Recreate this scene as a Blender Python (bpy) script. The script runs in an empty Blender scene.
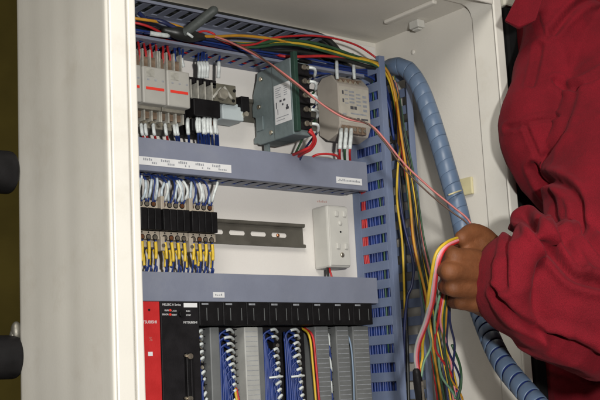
import bpy, bmesh, math, random
from math import sin, cos, pi, radians
from mathutils import Vector, Matrix, noise

random.seed(7)
S = bpy.context.scene
COL = S.collection

# ------------------------------------------------------------------ camera
YAW, PITCH, ROLL, FPX = 0.67416391, 0.16790566, -0.05183987, 1130.39
CAM = Vector((-1.0, -1.29, 1.2))

def _rot():
    B = Matrix(((1, 0, 0), (0, 0, -1), (0, 1, 0)))
    cy, sy, cp, sp, cr, sr = cos(YAW), sin(YAW), cos(PITCH), sin(PITCH), cos(ROLL), sin(ROLL)
    Ry = Matrix(((cy, 0, -sy), (0, 1, 0), (sy, 0, cy)))
    Rp = Matrix(((1, 0, 0), (0, cp, sp), (0, -sp, cp)))
    Rr = Matrix(((cr, -sr, 0), (sr, cr, 0), (0, 0, 1)))
    return Rr @ Rp @ Ry @ B
ROT = _rot()
cam_d = bpy.data.cameras.new('camera'); cam = bpy.data.objects.new('camera', cam_d); COL.objects.link(cam)
cam_d.sensor_width = 36; cam_d.lens = FPX / 600 * 36
cam_d.clip_start = 0.05; cam_d.clip_end = 200
r0, r1, r2 = ROT[0], ROT[1], ROT[2]
mw = Matrix(((r0[0], -r1[0], -r2[0], CAM.x), (r0[1], -r1[1], -r2[1], CAM.y), (r0[2], -r1[2], -r2[2], CAM.z), (0, 0, 0, 1)))
cam.matrix_world = mw
S.camera = cam

# ------------------------------------------------------------------ light
w = bpy.data.worlds.new('World'); S.world = w; w.use_nodes = True
bg = w.node_tree.nodes['Background']; bg.inputs[0].default_value = (1.0, 0.93, 0.8, 1); bg.inputs[1].default_value = 0.03

def area(name, loc, target, size, power, col=(1, 1, 1)):
    d = bpy.data.lights.new(name, 'AREA'); d.energy = power; d.size = size; d.color = col
    o = bpy.data.objects.new(name, d); COL.objects.link(o); o.location = loc
    o.rotation_euler = (Vector(target) - Vector(loc)).to_track_quat('-Z', 'Y').to_euler()
    return o
area('camera_flash', (-0.86, -1.42, 1.29), (0.0, -0.1, 1.45), 0.050, 19.5, (1.0, 0.985, 0.955))
area('ceiling_lamp', (-1.15, -1.45, 2.65), (-0.05, -0.2, 1.3), 0.9, 29.0, (1.0, 0.965, 0.90))

S.view_settings.view_transform = 'Standard'; S.view_settings.look = 'None'
S.view_settings.exposure = 0.0; S.view_settings.gamma = 1.0
S.cycles.max_bounces = 6
S.cycles.use_denoising = True

# ------------------------------------------------------------------ helpers
def ray(px, py):
    q = Vector(((px - 300) / FPX, (py - 200) / FPX, 1.0))
    return ROT.transposed() @ q
def P(px, py, Y):
    d = ray(px, py); return CAM + d * ((Y - CAM.y) / d.y)
def PX(px, py, X):
    d = ray(px, py); return CAM + d * ((X - CAM.x) / d.x)
def lerp(a, b, t): return a + (b - a) * t

def catmull(pts, n):
    pts = [Vector(p) for p in pts]
    if len(pts) == 2:
        return [pts[0].lerp(pts[1], i / n) for i in range(n + 1)]
    ext = [pts[0] * 2 - pts[1]] + pts + [pts[-1] * 2 - pts[-2]]
    out = []
    for i in range(len(pts) - 1):
        a, b, c, d = ext[i:i + 4]
        for k in range(n):
            t = k / n
            out.append(0.5 * ((2 * b) + (c - a) * t + (2 * a - 5 * b + 4 * c - d) * t * t + (3 * b - a - 3 * c + d) * t ** 3))
    out.append(pts[-1]); return out

class MB:
    def __init__(s): s.v = []; s.f = []; s.sm = []
    def add(s, vs, fs, smooth=False):
        o = len(s.v); s.v += [Vector(v) for v in vs]
        for f in fs: s.f.append([i + o for i in f]); s.sm.append(smooth)
        return s
    def box(s, x0, x1, y0, y1, z0, z1):
        if x0 > x1: x0, x1 = x1, x0
        if y0 > y1: y0, y1 = y1, y0
        if z0 > z1: z0, z1 = z1, z0
        vs = [(x, y, z) for x in (x0, x1) for y in (y0, y1) for z in (z0, z1)]
        return s.add(vs, [(0, 1, 3, 2), (4, 6, 7, 5), (0, 4, 5, 1), (2, 3, 7, 6), (0, 2, 6, 4), (1, 5, 7, 3)])
    def prism(s, poly, a, b):
        """poly: list of points (Vector) in the first plane, offset by vectors a and b"""
        n = len(poly); a = Vector(a); b = Vector(b)
        vs = [Vector(p) + a for p in poly] + [Vector(p) + b for p in poly]
        fs = [tuple(range(n))[::-1], tuple(range(n, 2 * n))] + [(i, (i + 1) % n, n + (i + 1) % n, n + i) for i in range(n)]
        return s.add(vs, fs)
    def tube(s, pts, r, n=8, seg=6, cap=True, raw=False):
        path = [Vector(p) for p in pts] if raw else catmull(pts, seg)
        m = len(path)
        rad = r if callable(r) else (lambda t: r)
        up = None; vs = []; fs = []
        for i, p in enumerate(path):
            t = (path[min(i + 1, m - 1)] - path[max(i - 1, 0)])
            if t.length < 1e-9: t = Vector((0, 0, 1))
            t.normalize()
            if up is None:
                up = Vector((0, 0, 1)) if abs(t.z) < .9 else Vector((1, 0, 0))
            u = (up - t * up.dot(t)); u.normalize(); v = t.cross(u); up = u
            R = rad(i / (m - 1))
            for k in range(n):
                a = 2 * pi * k / n; vs.append(p + u * (R * cos(a)) + v * (R * sin(a)))
        for i in range(m - 1):
            for k in range(n):
                k2 = (k + 1) % n
                fs.append((i * n + k, i * n + k2, (i + 1) * n + k2, (i + 1) * n + k))
        if cap:
            fs.append(tuple(range(n))[::-1]); fs.append(tuple(range((m - 1) * n, m * n)))
        return s.add(vs, fs, True)
    def capsule(s, pts, radii, n=14, seg=5):
        """closed rounded chain used for the body and the clothes (one radius a joint)"""
        path = catmull(pts, seg); m = len(path); K = len(pts) - 1
        def rr(i):
            t = i / (m - 1) * K; k = min(int(t), K - 1); u = t - k
            u = u * u * (3 - 2 * u)
            return lerp(radii[k], radii[k + 1], u)
        R = [rr(i) for i in range(m)]
        t0 = (path[0] - path[1]).normalized(); t1 = (path[-1] - path[-2]).normalized()
        pre = [path[0] + t0 * R[0] * sin(a) for a in (1.45, 1.1, .6)]; prer = [R[0] * cos(a) for a in (1.45, 1.1, .6)]
        post = [path[-1] + t1 * R[-1] * sin(a) for a in (.6, 1.1, 1.45)]; postr = [R[-1] * cos(a) for a in (.6, 1.1, 1.45)]
        full = pre + path + post; fr = prer + R + postr; N = len(full)
        return s.tube(full, lambda t: fr[min(N - 1, int(round(t * (N - 1))))], n=n, raw=True)
    def ellipsoid(s, c, rx, ry, rz, rot=None, n=16, m=10):
        c = Vector(c); vs = []; fs = []
        for i in range(1, m):
            th = pi * i / m
            for k in range(n):
                a = 2 * pi * k / n
                vs.append(Vector((rx * sin(th) * cos(a), ry * sin(th) * sin(a), rz * cos(th))))
        vs += [Vector((0, 0, rz)), Vector((0, 0, -rz))]
        T, Bt = len(vs) - 2, len(vs) - 1
        for i in range(m - 2):
            for k in range(n):
                k2 = (k + 1) % n
                fs.append((i * n + k, (i + 1) * n + k, (i + 1) * n + k2, i * n + k2))
        for k in range(n):
            k2 = (k + 1) % n
            fs.append((T, k, k2)); fs.append((Bt, (m - 2) * n + k2, (m - 2) * n + k))
        if rot: vs = [rot @ v for v in vs]
        return s.add([v + c for v in vs], fs, True)
    def cyl(s, a, b, r, n=16, r2=None):
        a = Vector(a); b = Vector(b); t = (b - a).normalized()
        u = t.orthogonal().normalized(); v = t.cross(u); r2 = r if r2 is None else r2
        vs = [a + u * r * cos(2 * pi * k / n) + v * r * sin(2 * pi * k / n) for k in range(n)] + \
             [b + u * r2 * cos(2 * pi * k / n) + v * r2 * sin(2 * pi * k / n) for k in range(n)]
        s.add(vs, [(k, (k + 1) % n, n + (k + 1) % n, n + k) for k in range(n)], True)
        o = len(s.v) - 2 * n
        s.f.append([o + k for k in range(n)][::-1]); s.sm.append(False)
        s.f.append([o + n + k for k in range(n)]); s.sm.append(False)
        return s
    def loft(s, rings):
        n = len(rings[0]); vs = [p for r in rings for p in r]; fs = []
        for i in range(len(rings) - 1):
            for k in range(n):
                k2 = (k + 1) % n
                fs.append((i * n + k, i * n + k2, (i + 1) * n + k2, (i + 1) * n + k))
        fs.append(tuple(range(n))[::-1]); fs.append(tuple(range((len(rings) - 1) * n, len(rings) * n)))
        return s.add(vs, fs, True)

ORIG = {}
def link_mesh(name, me, mat, parent=None, bevel=0.0, base=None):
    o = bpy.data.objects.new(name, me); COL.objects.link(o)
    if mat: me.materials.append(mat)
    if parent is not None:
        off = ORIG[parent.name]; ORIG[o.name] = off
        me.transform(Matrix.Translation(-off)); o.parent = parent
    elif base is not None:
        off = Vector(base); ORIG[o.name] = off
        me.transform(Matrix.Translation(-off)); o.location = off
    else: ORIG[o.name] = Vector((0, 0, 0))
    # children of a part share the part's frame
    if bevel > 0:
        b = o.modifiers.new('bevel', 'BEVEL'); b.width = bevel; b.segments = 2; b.limit_method = 'ANGLE'; b.angle_limit = radians(40)
    return o
def obj(name, mb, mat, parent=None, bevel=0.0, base=None):
    me = bpy.data.meshes.new(name)
    me.from_pydata([tuple(v) for v in mb.v], [], mb.f)
    me.polygons.foreach_set('use_smooth', mb.sm)
    bm = bmesh.new(); bm.from_mesh(me); bmesh.ops.recalc_face_normals(bm, faces=bm.faces); bm.to_mesh(me); bm.free()
    me.update()
    return link_mesh(name, me, mat, parent, bevel, base)
def tag(o, label, cat, group=None, kind=None):
    if label: o['label'] = label
    if cat: o['category'] = cat
    if group: o['group'] = group
    if kind: o['kind'] = kind
    return o
def thing(name, loc, label, cat, group=None):
    o = bpy.data.objects.new(name, None); COL.objects.link(o); o.location = loc; o.empty_display_size = .02
    ORIG[o.name] = Vector(loc)
    return tag(o, label, cat, group)
def copy_thing(root, delta, label=None):
    def rec(o, par):
        c = o.copy(); COL.objects.link(c)
        ORIG[c.name] = ORIG[o.name] + (Vector(delta))
        if par is not None: c.parent = par
        for ch in list(o.children):
            rec(ch, c)
        return c
    r = rec(root, None); r.location = root.location + Vector(delta)
    if label: r['label'] = label
    return r
def text(name, body, size, loc, mat, parent, xdir=(1, 0, 0), ydir=(0, 0, 1), align='LEFT', thick=0.0002):
    cu = bpy.data.curves.new(name, 'FONT'); cu.body = body; cu.size = size; cu.align_x = align; cu.extrude = thick
    t = bpy.data.objects.new(name, cu); COL.objects.link(t)
    dg = bpy.context.evaluated_depsgraph_get()
    me = bpy.data.meshes.new_from_object(t.evaluated_get(dg)); me.name = name
    bpy.data.objects.remove(t); bpy.data.curves.remove(cu)
    x = Vector(xdir).normalized(); y = Vector(ydir).normalized(); z = x.cross(y)
    M = Matrix(((x.x, y.x, z.x, loc[0]), (x.y, y.y, z.y, loc[1]), (x.z, y.z, z.z, loc[2]), (0, 0, 0, 1)))
    me.transform(M); me.materials.clear()
    return link_mesh(name, me, mat, parent)

# ------------------------------------------------------------------ materials
def mat(name, col, rough=.5, metal=0.0, var=.08, vscale=30, bump=.0, bscale=200, coat=0.0, trans=0.0, sheen=0.0, stain=None, spec=.5):
    m = bpy.data.materials.new(name); m.use_nodes = True
    nt = m.node_tree; b = nt.nodes['Principled BSDF']
    b.inputs['Roughness'].default_value = rough; b.inputs['Metallic'].default_value = metal
    b.inputs['Specular IOR Level'].default_value = spec
    if coat: b.inputs['Coat Weight'].default_value = coat
    if trans: b.inputs['Transmission Weight'].default_value = trans
    if sheen: b.inputs['Sheen Weight'].default_value = sheen
    tc = nt.nodes.new('ShaderNodeTexCoord')
    nz = nt.nodes.new('ShaderNodeTexNoise'); nz.inputs['Scale'].default_value = vscale; nz.inputs['Detail'].default_value = 6
    nt.links.new(tc.outputs['Object'], nz.inputs['Vector'])
    mp = nt.nodes.new('ShaderNodeMapRange'); mp.inputs['From Min'].default_value = .3; mp.inputs['From Max'].default_value = .7
    mp.inputs['To Min'].default_value = 1 - var; mp.inputs['To Max'].default_value = 1 + var
    nt.links.new(nz.outputs['Fac'], mp.inputs['Value'])
    mx = nt.nodes.new('ShaderNodeVectorMath'); mx.operation = 'SCALE'
    mx.inputs[0].default_value = col[:3]; nt.links.new(mp.outputs['Result'], mx.inputs['Scale'])
    src = mx.outputs['Vector']
    if stain:
        n2 = nt.nodes.new('ShaderNodeTexNoise'); n2.inputs['Scale'].default_value = stain[1]; n2.inputs['Detail'].default_value = 8
        n2.inputs['Roughness'].default_value = .7
        nt.links.new(tc.outputs['Object'], n2.inputs['Vector'])
        m2 = nt.nodes.new('ShaderNodeMapRange'); m2.inputs['From Min'].default_value = .53; m2.inputs['From Max'].default_value = .78
        nt.links.new(n2.outputs['Fac'], m2.inputs['Value'])
        mm = nt.nodes.new('ShaderNodeMix'); mm.data_type = 'RGBA'; mm.clamp_factor = True
        sc = nt.nodes.new('ShaderNodeMath'); sc.operation = 'MULTIPLY'; sc.inputs[1].default_value = stain[2]
        nt.links.new(m2.outputs['Result'], sc.inputs[0]); nt.links.new(sc.outputs[0], mm.inputs['Factor'])
        nt.links.new(src, mm.inputs['A']); mm.inputs['B'].default_value = (*stain[0], 1); src = mm.outputs['Result']
    nt.links.new(src, b.inputs['Base Color'])
    # a little roughness variation
    mr = nt.nodes.new('ShaderNodeMapRange'); mr.inputs['To Min'].default_value = max(.05, rough - .08); mr.inputs['To Max'].default_value = min(1, rough + .08)
    nt.links.new(nz.outputs['Fac'], mr.inputs['Value']); nt.links.new(mr.outputs['Result'], b.inputs['Roughness'])
    if bump:
        nb = nt.nodes.new('ShaderNodeTexNoise'); nb.inputs['Scale'].default_value = bscale; nb.inputs['Detail'].default_value = 4
        nt.links.new(tc.outputs['Object'], nb.inputs['Vector'])
        bp = nt.nodes.new('ShaderNodeBump'); bp.inputs['Strength'].default_value = bump; bp.inputs['Distance'].default_value = .002
        nt.links.new(nb.outputs['Fac'], bp.inputs['Height']); nt.links.new(bp.outputs['Normal'], b.inputs['Normal'])
    return m

M = {}
M['enamel'] = mat('cream_enamel', (.635, .61, .55), .42, var=.03, vscale=9, bump=.04, bscale=350, stain=((.42, .36, .27), 16, .28))
M['enamel_in'] = mat('cream_enamel_inside', (.62, .59, .53), .5, var=.03, vscale=9, bump=.1, bscale=350, stain=((.42, .37, .30), 6, .3))
M['plate'] = mat('mounting_plate_paint', (.66, .63, .59), .5, var=.025, vscale=12, bump=.1, bscale=300)
M['gasket'] = mat('black_rubber', (.008, .008, .008), .8, var=.2, spec=.15)
M['postblack'] = mat('matt_black_steel', (.006, .006, .006), .8, var=.2, spec=.12)
M['duct'] = mat('grey_blue_pvc', (.175, .190, .245), .5, var=.07, vscale=25, bump=.08, bscale=500, stain=((.26, .27, .30), 14, .35))
M['ductv'] = mat('lavender_blue_pvc', (.140, .175, .270), .5, var=.07, vscale=25, bump=.08, bscale=500, stain=((.25, .27, .32), 16, .35))
M['fadedred'] = mat('faded_red_print', (.55, .38, .34), .6, var=.1)
M['label'] = mat('white_label_paper', (.62, .62, .62), .6, var=.05, vscale=60)
M['ink'] = mat('dark_ink', (.06, .06, .07), .7, var=.2)
M['ink_soft'] = mat('faded_grey_ink', (.25, .26, .28), .7, var=.2, vscale=200)
M['rail'] = mat('zinc_rail_steel', (.16, .15, .125), .45, .6, var=.12, vscale=40, bump=.1)
M['black'] = mat('black_plastic', (.008, .0075, .008), .45, var=.3, vscale=50, bump=.1, bscale=400, spec=.14)
M['blackmatt'] = mat('black_matt_plastic', (.010, .009, .010), .6, var=.3, vscale=60, bump=.15, bscale=500, spec=.14)
M['breaker'] = mat('pale_grey_plastic', (.335, .325, .295), .5, var=.06, vscale=45)
M['breaker_base'] = mat('grey_brown_plastic', (.20, .185, .15), .55, var=.25, vscale=120)
M['clear'] = mat('frosted_terminal_cover', (.34, .33, .29), .3, var=.25, vscale=120)
M['redmark'] = mat('red_marking', (.62, .035, .02), .5, var=.05)
M['socket'] = mat('beige_terminal_plastic', (.33, .285, .225), .55, var=.12, vscale=90)
M['screw'] = mat('bright_screw', (.55, .50, .40), .3, .9, var=.25, vscale=200)
M['brass'] = mat('copper_screw', (.50, .22, .11), .35, .9, var=.2, vscale=200)
M['blue'] = mat('blue_wire_pvc', (.011, .031, .155), .5, var=.25, vscale=90)
M['navy'] = mat('navy_wire_pvc', (.012, .018, .07), .45, var=.2, vscale=60)
M['red'] = mat('red_wire_pvc', (.40, .016, .018), .5, var=.2, vscale=60)
M['pink'] = mat('pink_wire_pvc', (.62, .22, .26), .45, var=.1, vscale=60)
M['salmon'] = mat('salmon_wire_pvc', (.40, .125, .11), .45, var=.1, vscale=60)
M['yellow'] = mat('yellow_wire_pvc', (.50, .33, .022), .5, var=.18, vscale=60)
M['orange'] = mat('amber_wire_pvc', (.44, .21, .016), .5, var=.18, vscale=60)
M['green'] = mat('green_wire_pvc', (.022, .065, .028), .45, var=.2, vscale=60)
M['palegreen'] = mat('pale_green_wire_pvc', (.13, .24, .15), .45, var=.15, vscale=60)
M['grey'] = mat('grey_wire_pvc', (.36, .36, .34), .45, var=.1, vscale=60)
M['brown'] = mat('brown_wire_pvc', (.07, .035, .022), .5, var=.2, vscale=60)
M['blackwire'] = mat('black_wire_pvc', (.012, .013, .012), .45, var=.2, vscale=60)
M['sleeve'] = mat('white_marker_sleeve', (.52, .55, .54), .4, var=.22, vscale=160)
M['bluesleeve'] = mat('bluish_white_sleeve', (.40, .46, .50), .35, var=.25, vscale=160)
M['ysleeve'] = mat('yellow_marker_sleeve', (.60, .41, .03), .4, var=.14, vscale=140)
M['greensteel'] = mat('grey_green_hammered_steel', (.165, .205, .21), .4, .25, var=.12, vscale=60, bump=.3, bscale=160)
M['darkgreen'] = mat('dark_green_board', (.016, .042, .030), .45, var=.15, vscale=60)
M['beige'] = mat('beige_device_plastic', (.35, .315, .27), .55, var=.07, vscale=50)
M['beigelabel'] = mat('printed_label', (.40, .37, .31), .55, var=.08, vscale=90)
M['cover_brown'] = mat('smoky_terminal_cover', (.16, .11, .075), .35, var=.3, vscale=130)
M['white'] = mat('white_plastic', (.50, .49, .45), .45, var=.05, vscale=40)
M['olive_plate'] = mat('olive_grey_steel', (.16, .15, .115), .5, .3, var=.2, vscale=60)
M['paleblue'] = mat('pale_blue_plastic', (.40, .45, .46), .5, var=.06)
M['plcred'] = mat('red_plastic', (.44, .018, .018), .45, var=.08, vscale=60, bump=.1, bscale=400)
M['greycover'] = mat('grey_cover_plastic', (.120, .125, .125), .5, var=.12, vscale=40)
M['greylight'] = mat('pale_cover_plastic', (.33, .33, .31), .5, var=.07, vscale=60)
M['text'] = mat('white_print', (.55, .55, .55), .6, var=.1)
M['hose'] = mat('grey_blue_spiral_wrap', (.094, .138, .212), .38, var=.08, vscale=40)
M['hosepale'] = mat('slate_blue_pvc', (.16, .22, .30), .45, var=.1)
M['hosecore'] = mat('blue_wire_core', (.012, .024, .13), .5, var=.3, vscale=60)
M['yellowed'] = mat('yellowed_nylon', (.52, .47, .28), .45, var=.1)
M['rubber'] = mat('dark_grey_rubber', (.060, .068, .063), .6, var=.2, vscale=80, bump=.25, bscale=300)
M['wall'] = mat('olive_painted_wall', (.30, .23, .05), .9, var=.25, vscale=3, bump=.2, bscale=60)
M['floor'] = mat('grey_concrete_floor', (.16, .15, .13), .8, var=.2, vscale=4, bump=.3, bscale=40)
M['shoe'] = mat('black_leather', (.015, .014, .013), .5, var=.2)
M['hair'] = mat('black_hair', (.012, .010, .009), .6, var=.3, vscale=120, bump=.6, bscale=260)
M['paleroom'] = mat('cream_painted_steel', (.5, .48, .40), .6, var=.05)

def fabric():
    m = mat('red_cotton_twill', (.132, .0036, .0090), .9, var=.22, vscale=20, sheen=.06, spec=.2)
    nt = m.node_tree; b = nt.nodes['Principled BSDF']
    tc = nt.nodes.new('ShaderNodeTexCoord')
    wv = nt.nodes.new('ShaderNodeTexNoise'); wv.inputs['Scale'].default_value = 900; wv.inputs['Detail'].default_value = 1
    nz = nt.nodes.new('ShaderNodeTexNoise'); nz.inputs['Scale'].default_value = 420; nz.inputs['Detail'].default_value = 3
    n3 = nt.nodes.new('ShaderNodeTexNoise'); n3.inputs['Scale'].default_value = 45; n3.inputs['Detail'].default_value = 5
    for n in (wv, nz, n3): nt.links.new(tc.outputs['Object'], n.inputs['Vector'])
    ad = nt.nodes.new('ShaderNodeMath'); ad.operation = 'ADD'
    nt.links.new(wv.outputs['Fac'], ad.inputs[0]); nt.links.new(nz.outputs['Fac'], ad.inputs[1])
    b1 = nt.nodes.new('ShaderNodeBump'); b1.inputs['Strength'].default_value = .35; b1.inputs['Distance'].default_value = .001
    nt.links.new(ad.outputs[0], b1.inputs['Height'])
    b2 = nt.nodes.new('ShaderNodeBump'); b2.inputs['Strength'].default_value = .25; b2.inputs['Distance'].default_value = .006
    nt.links.new(n3.outputs['Fac'], b2.inputs['Height']); nt.links.new(b1.outputs['Normal'], b2.inputs['Normal'])
    nt.links.new(b2.outputs['Normal'], b.inputs['Normal'])
    sp = nt.nodes.new('ShaderNodeTexNoise'); sp.inputs['Scale'].default_value = 1000; sp.inputs['Detail'].default_value = 2
    nt.links.new(tc.outputs['Object'], sp.inputs['Vector'])
    mr = nt.nodes.new('ShaderNodeMapRange'); mr.inputs['From Min'].default_value = .3; mr.inputs['From Max'].default_value = .7; mr.inputs['To Min'].default_value = .78; mr.inputs['To Max'].default_value = 1.22
    nt.links.new(sp.outputs['Fac'], mr.inputs['Value'])
    old = b.inputs['Base Color'].links[0].from_socket
    ml = nt.nodes.new('ShaderNodeVectorMath'); ml.operation = 'SCALE'
    nt.links.new(old, ml.inputs[0]); nt.links.new(mr.outputs['Result'], ml.inputs['Scale']); nt.links.new(ml.outputs['Vector'], b.inputs['Base Color'])
    b.inputs['Sheen Tint'].default_value = (.9, .25, .3, 1); b.inputs['Sheen Roughness'].default_value = .5
    return m
M['fabric'] = fabric()
M['seam'] = mat('dark_red_seam', (.05, .004, .008), .9, var=.2)
def skin():
    m = mat('tanned_skin', (.125, .044, .0155), .62, var=.28, vscale=30, bump=.2, bscale=420, spec=.3)
    b = m.node_tree.nodes['Principled BSDF']
    nt = m.node_tree; tc = nt.nodes.new('ShaderNodeTexCoord')
    vo = nt.nodes.new('ShaderNodeTexVoronoi'); vo.feature = 'DISTANCE_TO_EDGE'; vo.inputs['Scale'].default_value = 620
    nt.links.new(tc.outputs['Object'], vo.inputs['Vector'])
    bp = nt.nodes.new('ShaderNodeBump'); bp.inputs['Strength'].default_value = .22; bp.inputs['Distance'].default_value = .0006
    nt.links.new(vo.outputs['Distance'], bp.inputs['Height'])
    nt.links.new(b.inputs['Normal'].links[0].from_socket, bp.inputs['Normal']); nt.links.new(bp.outputs['Normal'], b.inputs['Normal'])
    b.inputs['Subsurface Weight'].default_value = .06; b.inputs['Subsurface Radius'].default_value = (.01, .004, .002); b.inputs['Subsurface Scale'].default_value = .5
    return m
M['skin'] = skin()
M['eye'] = mat('eye_white', (.6, .58, .54), .3, var=.03)
M['iris'] = mat('dark_iris', (.02, .012, .008), .2, var=.1)
M['lip'] = mat('lip_skin', (.2, .065, .045), .5, var=.1)

FLOOR = 0.22
# ================================================================== setting
o = obj('floor', MB().box(-8, 8, -8, 3.0, FLOOR - .1, FLOOR), M['floor']); o['kind'] = 'structure'
o = obj('room_wall', MB().box(-8, 8, 3.0, 3.2, FLOOR - .1, 3.6), M['wall']); o['kind'] = 'structure'

# ================================================================== cabinet
XL, XR, YF, YB, ZT, ZB = -.421, .233, -.242, .032, 1.772, FLOOR
TH = .008
XI = .225        # inside of the right wall
cab = thing('control_cabinet', (-.09, -.1, ZB), 'cream enamelled steel control cabinet standing open, full of wiring ducts', 'cabinet')
m = MB(); rows = []
ny = 60
YS = PX(16.5, 200, XL).y          # the side sheet is folded in here
for k in range(ny + 1):
    y = lerp(YF + .0004, YS, k / ny); u = k / ny
    dx_ = .0006 + (.00030 * sin(u * 17.0 + .4) + .00012 * sin(u * 31 + 1.1)) * sin(pi * u) ** .5
    if u < .03: dx_ += (.03 - u) ** 2 * 1.2
    if u > .97: dx_ += (u - .97) * .08
    rows.append([Vector((XL + dx_, y, ZB + .002)), Vector((XL + .0047, y, ZB + .002)), Vector((XL + .0047, y, ZT)), Vector((XL + dx_, y, ZT))])
m.loft(rows); m.box(XL + .0048, XL + .03, YS - .004, YS - .0002, ZB + .002, ZT - .001); m.box(XL + .026, XL + .03, YS, YB, ZB + .002, ZT - .001)
obj('side_panel', m, M['enamel'], cab)
obj('side_panel', MB().box(XI, XR, -.196, YB - .002, ZB + .002, ZT - .002), M['enamel_in'], cab)
obj('top_panel', MB().box(XL + .0302, XI, -.196, YB - .002, ZT - .014, ZT - .001), M['enamel_in'], cab)
obj('back_panel', MB().box(XL + .0302, XI, YB - .008, YB - .003, ZB + .004, ZT - .014), M['enamel_in'], cab)
obj('bottom_panel', MB().box(XL + .0302, XI, -.2, YB - .008, ZB + .003, ZB + .03), M['enamel_in'], cab)
obj('mounting_plate', MB().box(-.375, .203, 0, .003, ZB + .1, 1.742), M['plate'], cab, .0015)
# front frame: a ring with a raised rounded lip, a groove and an inner return
LI = P(141.3, 200, YF).x           # inner edge of the left stile
LM = P(132.0, 200, YF).x
fr = MB()
fr.box(XL + .0050, LM - .0012, YF, YF + .0225, ZB + .001, ZT + .001)                # left stile
fr.box(LM + .0012, LI, YF + .001, YF + .02, ZB + .03, ZT - .03)            # its inner step
fr.box(LM - .002, LM + .002, YF + .006, YF + .018, ZB + .03, ZT - .03)
fr.box(.2215, XR + .001, -.193, YF + .004, ZB + .001, ZT + .001)             # right stile, inset by 4 mm from the wall
fr.box(.2165, XR + .0015, YF + .004, YF, ZB + .001, ZT + .001)
fr.box(LM + .003, .2215, -.193, YF + .004, ZT - .018, ZT + .0005)           # head rail
fr.box(LM + .003, .2165, YF + .004, YF, ZT - .030, ZT + .0005)
fr.box(LM + .003, .2215, -.193, YF, ZB + .001, ZB + .03)
obj('door_frame', fr, M['enamel'], cab, .0028)
# rounded inner corner of the frame at the top right
mb = MB()
arc = [Vector((.2216, 0, ZT - .018)) + Vector((-.018 + .018 * sin(a), 0, -.018 + .018 * cos(a))) for a in [k * pi / 16 for k in range(9)]]
mb.prism([Vector((.2216, 0, ZT - .018))] + arc, (0, -.236, 0), (0, -.193, 0))
obj('corner_gusset', mb, M['enamel'], cab)
g = MB(); g.box(.2232, .2249, -.1965, -.1925, ZB + .03, ZT - .02); g.box(-.37, .2249, -.1965, -.1925, ZT - .0165, ZT - .0145)
obj('seam_groove', g, M['ink'], cab)
obj('door_gasket', MB().box(XR + .0016, XR + .0036, YF + .004, YF + .012, 1.66, ZT), M['gasket'], cab)
# rib and clip under the cabinet roof
obj('roof_rib', MB().box(.156, .165, -.180, -.072, ZT - .020, ZT - .0139), M['enamel_in'], cab, .002)
mb = MB().box(.198, .2135, -.104, -.084, ZT - .026, ZT - .0139)
mb.box(.201, .2110, -.101, -.087, ZT - .029, ZT - .0262)
obj('cable_clip', mb, M['white'], cab, .0018)
c = PX(413, 52, .2235)
obj('rivet', MB().ellipsoid(c, .002, .004, .004), M['enamel_in'], cab)

# the dark post and pale strip to the right of the cabinet
pa = PX(499, 120, .262); pb = PX(514, 120, .262)
post = thing('door_post', (.28, -.15, FLOOR), 'black steel post standing close beside the right edge of the cabinet', 'post')
ptop = PX(505, 6, .262).z
obj('post_body', MB().box(.262, .285, pb.y - .002, pa.y + .03, FLOOR, ptop), M['postblack'], post, .003)
obj('post_cap', MB().box(.258, .289, pb.y - .005, pa.y + .033, ptop, ptop + .03), M['paleroom'], post, .003)
q = PX(538, 375, .42)
cd = MB(); cd.box(.42, .45, q.y - .012, q.y + .012, FLOOR, 1.50)
cd.box(.419, .451, q.y - .0135, q.y + .0135, q.z + .012, q.z + .024)
tag(obj('wall_trunking', cd, M['paleroom'], None, .003, base=(.43, q.y, FLOOR)), 'pale narrow upright trunking between the black post and the red coverall', 'trunking')

# black rods at the left of the picture
rk = thing('pipe_rack', (-.80, .02, FLOOR), 'black pipe rack with two round ended arms left of the cabinet', 'rack')
obj('upright', MB().cyl((-.80, .02, FLOOR), (-.80, .02, 2.0), .022), M['black'], rk)
for (px, py, rr) in ((12.5, 173, 21), (17.5, 357, 21)):
    e = P(px, py, .0)
    R_ = rr * (e - CAM).length / FPX * 1.0
    m = MB(); m.cyl((-.80, e.y, e.z), (e.x, e.y, e.z), R_, 48)
    arm = obj('arm', m, M['black'], rk, .007)
    arm.modifiers['bevel'].segments = 4
    m = MB(); m.cyl((e.x - .045, e.y, e.z), (e.x - .041, e.y, e.z), R_ * 1.015, 48)
    obj('collar_ring', m, M['blackmatt'], arm)
    if py > 300:
        m = MB(); m.ellipsoid((e.x - .004, e.y - .006, e.z + R_ + .004), .007, .006, .012); m.cyl((e.x - .010, e.y - .004, e.z + R_ * .7), (e.x - .006, e.y - .006, e.z + R_ + .008), .004)
        obj('grease_nipple', m, M['rail'], arm)

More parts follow.
